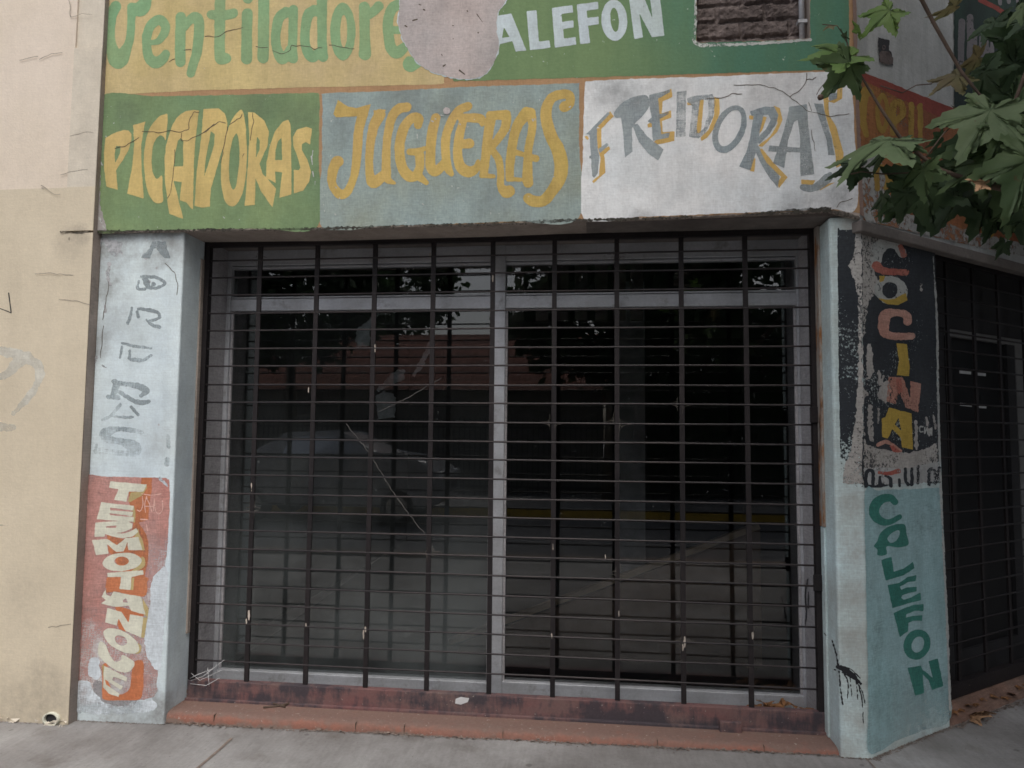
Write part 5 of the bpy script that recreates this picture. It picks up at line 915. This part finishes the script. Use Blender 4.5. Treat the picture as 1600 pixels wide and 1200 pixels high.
def leaf_mesh(mb, base, dirv, nrm, L, curl=0.25, fold=0.2, rng=random, vein=None):
    dirv = dirv.normalized(); nrm = (nrm-dirv*nrm.dot(dirv)).normalized(); side = dirv.cross(nrm)
    sx = rng.uniform(0.9, 1.1); ph = rng.uniform(0, 6)
    def pt(x, y):
        yy = y+0.06; r2 = x*x+yy*yy
        h = -curl*r2*0.45 + fold*(math.sqrt(x*x+.02)-.14)*(0.35 if x > 0 else -0.1) + 0.045*math.sin(4*x+3*yy+ph) + 0.02*math.sin(11*x-6*yy+ph*2)
        return base + (side*x*sx + dirv*yy + nrm*h)*L
    RR = (.2, .42, .64, .84, 1.0); n = len(LO); vs = [pt(0, 0)]; fs = []
    for q in RR: vs += [pt(x*q, y*q) for x, y in LO]
    for i in range(n):
        j = (i+1) % n; fs.append((0, 1+i, 1+j))
        for k in range(len(RR)-1): fs.append((1+k*n+i, 1+(k+1)*n+i, 1+(k+1)*n+j, 1+k*n+j))
    mb.add(vs, fs, True)
    if vein is not None:
        for ang, ln in ((90, .98), (30, .86), (150, .86), (-34, .5), (214, .5)):
            ca, sa = math.cos(R(ang)), math.sin(R(ang)); wv_ = 0.008
            q = []
            for k in range(6):
                r_ = ln*k/5; ww = wv_*(1-k/5.5)
                q += [pt(ca*r_-sa*ww, sa*r_+ca*ww-.06*(k == 0))+nrm*L*.006, pt(ca*r_+sa*ww, sa*r_-ca*ww-.06*(k == 0))+nrm*L*.006]
            vein.add(q, [(2*k, 2*k+1, 2*k+3, 2*k+2) for k in range(5)])
def dry(c, L, lab, mat='dryleaf', up_=None, dr=None):
    mb = MB(); d = dr or Vector((random.uniform(-1, 1), random.uniform(-1, 1), random.uniform(-.1, .3))); leaf_mesh(mb, Vector((0, 0, 0)), d, up_ or Vector((random.uniform(-.5, .5), random.uniform(-.5, .5), 1)), L, 0.5, 0.5)
    o = mb.build('dry_leaf', M_[mat]); o.location = c; tag(o, lab, 'leaf', 'dry fallen leaves'); return o
GP = (Vector((0, 0, -0.105)), Vector((0, 0, 1)))
dry(U(1518, 1122, GP), 0.085, 'pale tan fallen leaf on the brown step below the corner door, left of its pair', 'dryleafp', dr=Vector((0.4, -0.3, .3)))
dry(U(1531, 1118, GP)+Vector((0, 0, .01)), 0.08, 'pale tan fallen leaf on the brown step below the corner door, right of its pair', 'dryleafp', dr=Vector((-.2, -.5, .4)))
for k, (s_, d_) in enumerate(((.80, .04), (.93, .05), (1.0, .03), (1.2, .05), (1.36, .03), (1.5, .045), (1.1, .06), (.86, .03), (1.28, .02), (1.6, .05))):
    dry(OC(s_, d_, -0.072-max(0, -d_+.05)*.45), random.uniform(.03, .055), 'small crumpled brown leaf among the debris on the corner door step', up_=Vector((random.uniform(-.3, .3), random.uniform(-.3, .3), 1)), dr=Vector((random.uniform(-1, 1), random.uniform(-1, 1), 0)))
sill = [(1165, 1100), (1180, 1104), (1196, 1098), (1212, 1103), (1228, 1100), (1243, 1106), (1257, 1101), (1205, 1108), (1234, 1109), (1190, 1095), (1250, 1096), (1266, 1106), (1172, 1107), (1222, 1096)]
for u, v in sill:
    P_ = Y(u, v, 0.1); dry(Vector((P_.x, random.uniform(0.05, 0.14), 0.0+random.uniform(-.06, 0.005))), random.uniform(0.045, 0.075), 'small curled brown dead leaf heaped at the right end of the shop grille rail')
for u, v, L, lab in ((455, 1104, .02, 'tiny dark twig leaf beside the bottom rail on the step'), (1278, 1182, .0, '')):
    pass
tw = MB(); P_ = Vector((U(440, 1104, 'G').x, -0.06, -0.098)); tw.tube([P_+Vector((-.06, -.03, .002)), P_, P_+Vector((.06, .02, .01))], 0.006, 6); tw.tube([P_+Vector((-.03, .02, .006)), P_+Vector((.05, -.01, .004))], 0.005, 6)
tag(tw.build('broken_twig', M_['twig']), 'dark broken twig lying on the red step near its left end', 'twig')
sc = MB(); P_ = [U(u, v, (Vector((0, -0.0262, 0)), FRONT)) for u, v in ((712, 1092), (720, 1089), (733, 1091), (731, 1097), (720, 1101), (711, 1099))]
tag(sc.extrude(P_, (0, 0.001, 0)).build('paper_scrap', M_['paper']), 'small white paper scrap stuck on the red brown bottom rail', 'paper')
sg_ = MB()
for a, b, c in (((300, 1062), (325, 1052), (352, 1030)), ((302, 1050), (320, 1058), (348, 1046)), ((298, 1066), (330, 1066), (345, 1058)), ((300, 1058), (315, 1050), (334, 1044)), ((330, 1072), (334, 1058), (326, 1042))):
    sg_.tube([U(*a, 'G')+Vector((0, -.02, 0)), U(*b, 'G')+Vector((0, -.05, 0)), U(*c, 'G')+Vector((0, -.01, 0))], 0.0014, 5)
tag(sg_.build('straw_wisp', M_['paper']), 'wisp of pale dry straw caught in the lower left grille corner', 'straw')
def web(u, v, r, lab):
    c = U(u, v, 'G') + Vector((0, -0.009, 0)); mb = MB(); rng = random
    for sx in (-1, 1):
        for sz in (-1, 1):
            if rng.random() < 0.15: continue
            L = r*rng.uniform(0.35, 0.85)
            pts = [c+Vector((sx*L*(1-t)**2.2+sx*0.012, rng.uniform(-.003, .003), sz*L*t**2.2+sz*0.006)) for t in [i/7 for i in range(8)]]
            mb.tube(pts, 0.0012, 4)
            fan = [c+Vector((sx*0.012, 0, sz*0.006))] + [c+Vector((sx*L*.75*(1-t)**2.6+sx*0.012, 0.001*sx, sz*L*.75*t**2.6+sz*0.006)) for t in [i/7 for i in range(8)]]
            n = len(fan); d = Vector((0, 0.0015, 0)); mb.add(fan+[p+d for p in fan], [(0, i, i+1) for i in range(1, n-1)]+[(n, n+i+1, n+i) for i in range(1, n-1)])
            for _ in range(3):
                t = rng.random(); mb.tube([c+Vector((sx*L*(1-t)+sx*.012, -.002, sz*.006)), c+Vector((sx*.012, .001, sz*L*t+sz*.006))], 0.0006, 3)
    o = mb.build('cobweb', M_['webf']); tag(o, lab, 'cobweb', 'dusty cobwebs in the grille'); return o
t_ = NT('dusty_web_film'); cw = t_.noise(90, 5, 0.7); M_['webf'] = t_.finish((0.21, 0.19, 0.17), 0.95, None, alpha=t_.ramp(cw, 0.42, 0.62, 0.02, 0.45))
for u, v, r, lab in ((963, 661, .10, 'large cobweb stretched beside the bright speck in the grille'), (863, 661, .07, 'dusty cobweb one bar left of the large cobweb near mid grille'), (1062, 632, .06, 'faint cobweb on the third bar from the right, upper middle'), (967, 895, .06, 'brown cobweb on the bar above the slanted timber'), (1070, 1003, .07, 'dense grey cobweb low on the second bar from the right'), (1071, 1035, .05, 'small web at the foot of the second bar from the right'), (1174, 976, .07, 'pale web with torn strands low on the rightmost bar'), (1176, 1040, .05, 'small web near the bottom of the rightmost bar'), (672, 863, .06, 'web on the bar just left of the mullion'), (395, 795, .06, 'thin web on the leftmost bar at mid height'), (406, 405, .06, 'web at the top of the leftmost bar'), (963, 400, .05, 'web high on a grille bar in front of the hanging blind strips'), (1063, 430, .04, 'small thin web high on the third bar from the right')):
    web(u, v, r, lab)

# ------------------------------------------------------------------ street tree whose branches hang into view
TR = thing('plane_tree', 'plane tree with lobed leaves hanging at the upper right corner', 'tree', (5.6, -3.6, -0.2))
trunk_top = Vector((5.5, -3.4, 3.6))
tm = MB(); tm.tube([(5.6, -3.6, -0.3), (5.62, -3.58, 0.6), (5.58, -3.52, 1.8), (5.54, -3.45, 2.8), trunk_top], [0.24, 0.19, 0.165, 0.15, 0.14], 14)
tm.build('trunk', M_['bark'], TR)
YL = -1.75
br = MB()
def PB(u, v, y=YL): return Y(u, v, y)
b_off = Y(1760, 300, -2.0)
br.tube([trunk_top-Vector((0, 0, .6)), Vector((4.9, -2.9, 3.35)), Vector((4.2, -2.35, 2.75)), b_off], [0.07, 0.05, 0.03, 0.018], 8)
br.tube([b_off, PB(1640, 310), PB(1540, 290), PB(1470, 266), PB(1440, 245), PB(1405, 213), PB(1375, 168), PB(1345, 118), PB(1330, 95), PB(1322, 60)], [0.016, .0085, .0072, .0058, .0052, .0046, .004, .003, .0024, .0015], 7)
up_off = Y(1380, -160, -2.0)
br.tube([trunk_top, Vector((4.9, -2.8, 3.9)), Vector((3.9, -2.3, 3.5)), up_off], [0.07, 0.05, 0.028, 0.012], 8)
br.tube([up_off, PB(1430, -20), PB(1460, 38), PB(1502, 112), PB(1540, 160), PB(1548, 168)], [.009, .0055, .0048, .0042, .0032, .0024], 6)
br.tube([PB(1330, 272), PB(1346, 268), PB(1380, 272), PB(1420, 270), PB(1470, 264)], .0022, 5)
br.tube([PB(1440, 255), PB(1475, 208), PB(1490, 195)], [.003, .002, .0015], 5)
br.tube([PB(1376, 134), PB(1410, 145), PB(1432, 133), PB(1456, 131)], .0016, 5)
br.tube([PB(1322, 60), PB(1308, 40), PB(1285, 38)], .0013, 5)
br.tube([PB(1560, 230), PB(1600, 120), PB(1640, 20)], [.005, .005, .007], 6); br.tube([PB(1545, 290), PB(1590, 260), PB(1650, 240)], .005, 6)
br.tube([PB(1302, 108), PB(1290, 128), PB(1280, 140), PB(1276, 148)], .001, 5)
br.tube([PB(1392, 228), PB(1378, 244)], .0015, 5)
br.build('branch', M_['twig'], TR)
bm_ = MB(); c = PB(1282, 152); sg = 10
bm_.tube([c+Vector((0, 0, .008)), c+Vector((0, 0, .006)), c, c-Vector((0, 0, .006)), c-Vector((0, 0, .008))], [.001, .006, .0085, .006, .001], 10); bm_.build('seed_ball', M_['twig'], TR)
vdir = lambda P: (CAMP-P).normalized()
LEAVES = [ # base u,v, tip u,v, length factor, tilt toward view (1 facing), material, depth offset
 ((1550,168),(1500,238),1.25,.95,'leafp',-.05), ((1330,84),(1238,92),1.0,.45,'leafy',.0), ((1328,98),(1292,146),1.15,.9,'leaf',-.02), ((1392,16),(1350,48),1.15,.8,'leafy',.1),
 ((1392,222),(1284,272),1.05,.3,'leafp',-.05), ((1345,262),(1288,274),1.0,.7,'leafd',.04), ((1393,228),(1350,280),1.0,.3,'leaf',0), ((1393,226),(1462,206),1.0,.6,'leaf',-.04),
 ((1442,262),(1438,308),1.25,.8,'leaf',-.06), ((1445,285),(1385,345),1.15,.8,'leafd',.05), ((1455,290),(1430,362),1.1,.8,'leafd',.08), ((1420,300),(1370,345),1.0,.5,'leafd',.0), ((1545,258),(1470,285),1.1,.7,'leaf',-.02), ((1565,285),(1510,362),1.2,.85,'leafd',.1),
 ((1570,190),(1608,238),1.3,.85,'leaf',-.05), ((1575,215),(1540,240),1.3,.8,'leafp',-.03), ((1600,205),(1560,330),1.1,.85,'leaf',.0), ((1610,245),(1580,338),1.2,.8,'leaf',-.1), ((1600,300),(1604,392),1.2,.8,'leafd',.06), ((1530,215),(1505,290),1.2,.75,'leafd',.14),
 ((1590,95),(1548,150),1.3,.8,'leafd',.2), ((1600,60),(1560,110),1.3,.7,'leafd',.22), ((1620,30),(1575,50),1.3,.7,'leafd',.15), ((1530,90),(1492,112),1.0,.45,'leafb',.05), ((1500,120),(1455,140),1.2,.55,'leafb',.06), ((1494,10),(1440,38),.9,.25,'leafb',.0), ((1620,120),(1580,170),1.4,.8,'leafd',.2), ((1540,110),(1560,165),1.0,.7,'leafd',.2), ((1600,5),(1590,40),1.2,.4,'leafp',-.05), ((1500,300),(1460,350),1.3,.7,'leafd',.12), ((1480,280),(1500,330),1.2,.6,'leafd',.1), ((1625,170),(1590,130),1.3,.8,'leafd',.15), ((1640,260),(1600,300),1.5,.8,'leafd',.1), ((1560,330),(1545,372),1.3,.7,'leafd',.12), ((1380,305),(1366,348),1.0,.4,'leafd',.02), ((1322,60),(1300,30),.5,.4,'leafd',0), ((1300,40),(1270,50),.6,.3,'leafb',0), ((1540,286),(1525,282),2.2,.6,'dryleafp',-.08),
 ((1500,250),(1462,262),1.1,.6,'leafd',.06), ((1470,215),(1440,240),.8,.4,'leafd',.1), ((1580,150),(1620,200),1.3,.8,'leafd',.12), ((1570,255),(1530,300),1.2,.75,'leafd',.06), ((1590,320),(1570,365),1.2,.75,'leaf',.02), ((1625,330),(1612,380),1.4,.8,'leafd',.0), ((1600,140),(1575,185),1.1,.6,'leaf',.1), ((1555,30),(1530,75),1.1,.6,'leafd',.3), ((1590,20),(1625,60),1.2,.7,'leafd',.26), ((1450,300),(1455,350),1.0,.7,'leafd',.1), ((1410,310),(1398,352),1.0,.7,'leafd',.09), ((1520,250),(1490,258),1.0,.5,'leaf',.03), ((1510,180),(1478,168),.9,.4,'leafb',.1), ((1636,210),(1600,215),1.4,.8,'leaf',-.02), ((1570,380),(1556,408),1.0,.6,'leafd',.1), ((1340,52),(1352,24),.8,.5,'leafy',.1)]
groups = {}; VE = {k: MB() for k in M_}
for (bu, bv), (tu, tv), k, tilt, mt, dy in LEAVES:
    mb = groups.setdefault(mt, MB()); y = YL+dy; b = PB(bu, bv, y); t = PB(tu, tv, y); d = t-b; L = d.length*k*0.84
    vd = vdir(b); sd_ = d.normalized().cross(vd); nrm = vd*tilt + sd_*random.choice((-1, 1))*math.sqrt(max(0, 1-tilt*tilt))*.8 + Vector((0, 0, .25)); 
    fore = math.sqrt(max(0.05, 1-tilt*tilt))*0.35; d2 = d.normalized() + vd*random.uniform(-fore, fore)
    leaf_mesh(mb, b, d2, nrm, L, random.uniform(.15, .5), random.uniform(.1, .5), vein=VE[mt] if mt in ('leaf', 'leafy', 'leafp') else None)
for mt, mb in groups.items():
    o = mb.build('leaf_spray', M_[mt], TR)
    if VE[mt].v: VE[mt].build('leaf_vein', M_['leafvein'], o)
cr = MB(); rng = random.Random(5)
def crown(cx, cy, cz_, rx, ry, rz, n, L=(0.13, 0.2), mb=None):
    cl = []
    for _ in range(n//26):
        a, b2_ = rng.uniform(0, 6.283), rng.uniform(-1, 1); r = rng.uniform(.45, 1)**.5; q = math.sqrt(1-b2_*b2_)
        cl.append(Vector((cx+rx*r*q*math.cos(a), cy+ry*r*q*math.sin(a), cz_+rz*r*b2_)))
    for c in cl:
        for _ in range(26):
            p = c+Vector((rng.gauss(0, .28), rng.gauss(0, .28), rng.gauss(0, .2)))
            d = Vector((rng.uniform(-1, 1), rng.uniform(-1, 1), rng.uniform(-1, .2))).normalized(); nn = Vector((rng.uniform(-1, 1), rng.uniform(-1, 1), rng.uniform(.2, 1))); nn = (nn-d*nn.dot(d)).normalized(); s = d.cross(nn)
            l = rng.uniform(*L); mb.add([p, p+d*l*.5+s*l*.5, p+d*l-nn*l*.15, p+d*l*.5-s*l*.5], [(0, 1, 2, 3)])
crown(5.4, -3.0, 5.1, 2.3, 1.9, 1.3, 7000, mb=cr)
crown(5.2, -1.7, 3.95, 0.8, 0.7, 0.5, 1500, mb=cr)
crown(5.3, -1.7, 4.9, 1.5, 1.2, 1.2, 4500, mb=cr)
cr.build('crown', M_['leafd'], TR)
lb = MB()
for q in [(4.2, -2.2, 4.6), (6.4, -3.6, 5.6), (5.2, -4.2, 5.4), (5.6, -2.4, 5.9), (5.2, -1.7, 3.95)]: lb.tube([trunk_top-Vector((0, 0, .1)), trunk_top.lerp(Vector(q), .5)+Vector((0, 0, .2)), q], [.09, .05, .02], 8)
lb.build('limb', M_['bark'], TR)

# ------------------------------------------------------------------ across the street (seen only as reflections in the glass)
H = thing('opposite_house', 'low house with red tiled roof reflected in the shop window', 'house', (-3.2, -17, -0.2))
MB().box((-9.5, -23, -0.4), (2.5, -16.2, 2.7)).build('wall', M_['oppwall'], H)
MB().add([(-10, -15.6, 2.55), (3, -15.6, 2.55), (3, -19.6, 4.7), (-10, -19.6, 4.7), (3, -23.6, 2.55), (-10, -23.6, 2.55)], [(0, 1, 2, 3), (3, 2, 4, 5), (0, 3, 5), (1, 4, 2)]).build('roof', M_['tiles'], H)
for x in (-7.5, -4.2, -0.6): MB().box((x, -16.26, 0.7), (x+1.4, -16.201, 2.1)).build('window', M_['idark'], H)
FN = thing('railing_fence', 'dark railing fence before the house across the street', 'fence', (-3, -13, -0.2))
fm_ = MB(); x = -12
while x < 9: fm_.box((x, -13.01, -0.2), (x+0.025, -12.985, 1.7)); x += 0.13
fm_.build('railing', M_['fencem'], FN)
MB().box((-12, -13.02, 0.0), (9, -12.975, 0.06)).build('rail', M_['fencem'], FN); MB().box((-12, -13.02, 1.45), (9, -12.975, 1.5)).build('rail', M_['fencem'], FN)
MB().box((9, -13.3, -0.4), (20, -12.9, 3.4)).build('wall', M_['fencem'], FN)
HG = thing('garden_wall', 'dark ivy covered garden wall across the street', 'wall', (7, -15.5, -0.2))
MB().box((2.7, -15.6, -0.4), (24, -15.2, 4.6)).build('wall_face', M_['leafd'], HG)  # added to block the bright sky gap in the right pane's reflection
CR = thing('parked_car', 'dark grey parked car reflected in the left window pane', 'car', (-2.6, -9.0, -0.33))
sil = [(-4.75, .12), (-4.8, .55), (-4.55, .82), (-4.1, .9), (-3.5, 1.28), (-2.4, 1.32), (-1.6, .95), (-0.75, .82), (-0.45, .6), (-0.4, .2), (-0.55, .05), (-4.6, .05)]
cb = MB(); n = len(sil)
def ring_(y, k): return [(x, y, z if z < .85 else .85+(z-.85)) for x, z in sil]
ly = [(-9.85, .9), (-9.75, 1), (-8.2, 1), (-8.1, .9)]
cb.add([((x+2.6)*s-2.6, y + (0.22*(1 if y < -9 else -1) if z > 1.0 else 0), z) for y, s in ly for x, z in sil], [(i*n+j, i*n+(j+1) % n, (i+1)*n+(j+1) % n, (i+1)*n+j) for i in range(3) for j in range(n)]+[tuple(range(n)), tuple(range(3*n, 4*n))[::-1]])
cbo = cb.build('body', M_['carp'], CR, bevel=0.06, seg=3)
MB().add([(-3.4, -8.1, 0.93), (-1.75, -8.1, 0.93), (-2.4, -8.3, 1.27), (-3.3, -8.3, 1.24)], [(0, 1, 2, 3)]).build('side_window', M_['glassr'], CR)
for x in (-3.95, -1.25):
    for y in (-9.8, -8.2):
        wm = MB(); wm.tube([(x, y-.1, 0), (x, y+.1, 0)], .31, 24); wo_ = wm.build('wheel', M_['tyre'], CR); rm_ = MB(); rm_.tube([(x, y-.105, 0), (x, y+.105, 0)], .2, 10); rm_.build('rim', M_['chrome'], wo_)
for y in (-9.6, -8.35): MB().box((-0.62, y-.18, .5), (-0.42, y+.18, .64)).build('headlight', M_['lamp'], CR, bevel=0.02)
MB().box((-0.45, -9.3, .3), (-0.385, -8.65, .48)).build('grille', M_['chrome'], CR)
def street_tree(x, y, h, r, lab, n=2600):
    t = thing('street_tree', lab, 'tree', (x, y, -0.2), 'trees across the street' if y < -10 else None)
    m = MB(); m.tube([(x, y, -.2), (x+.05, y, h*.4), (x, y+.1, h*.75)], [.2, .15, .08], 10); m.build('trunk', M_['bark'], t)
    c = MB(); crown(x, y, h, r, r*.8, r*.7, n, (0.2, 0.34), c); c.build('crown', M_['leafd'], t)
street_tree(2.6, -12.4, 4.2, 2.4, 'broad dark tree across the street opposite the right window pane')
street_tree(6.5, -11.8, 4.6, 2.6, 'dark tree across the street right of the broad tree', 2600)
street_tree(-6.0, -14.2, 5.2, 2.7, 'tree beside the red roofed house across the street', 4200)
street_tree(3.4, -14.6, 6.6, 3.3, 'tallest tree across the street standing behind the broad one', 5200)
street_tree(-7.0, -27, 7.8, 3.2, 'tall tree far behind the red roofed house', 4200)
street_tree(12.5, -4.5, 4.2, 3.0, 'tree on the side street corner reflected in the door glass', 4200)  # added out of view to keep the door's reflection dark
street_tree(11.5, 0.5, 3.2, 2.8, 'bushy tree along the side street opposite the shop door', 4200)  # second unseen tree added to darken what the door mirrors
SWL = thing('side_wall', 'rendered garden wall along the side street', 'wall', (15, -2, -0.2))
MB().box((14.5, -9, -0.6), (14.8, 14, 3.2)).build('wall_face', M_['fencem'], SWL)  # added out of view, blocks bright surroundings from the door's reflection
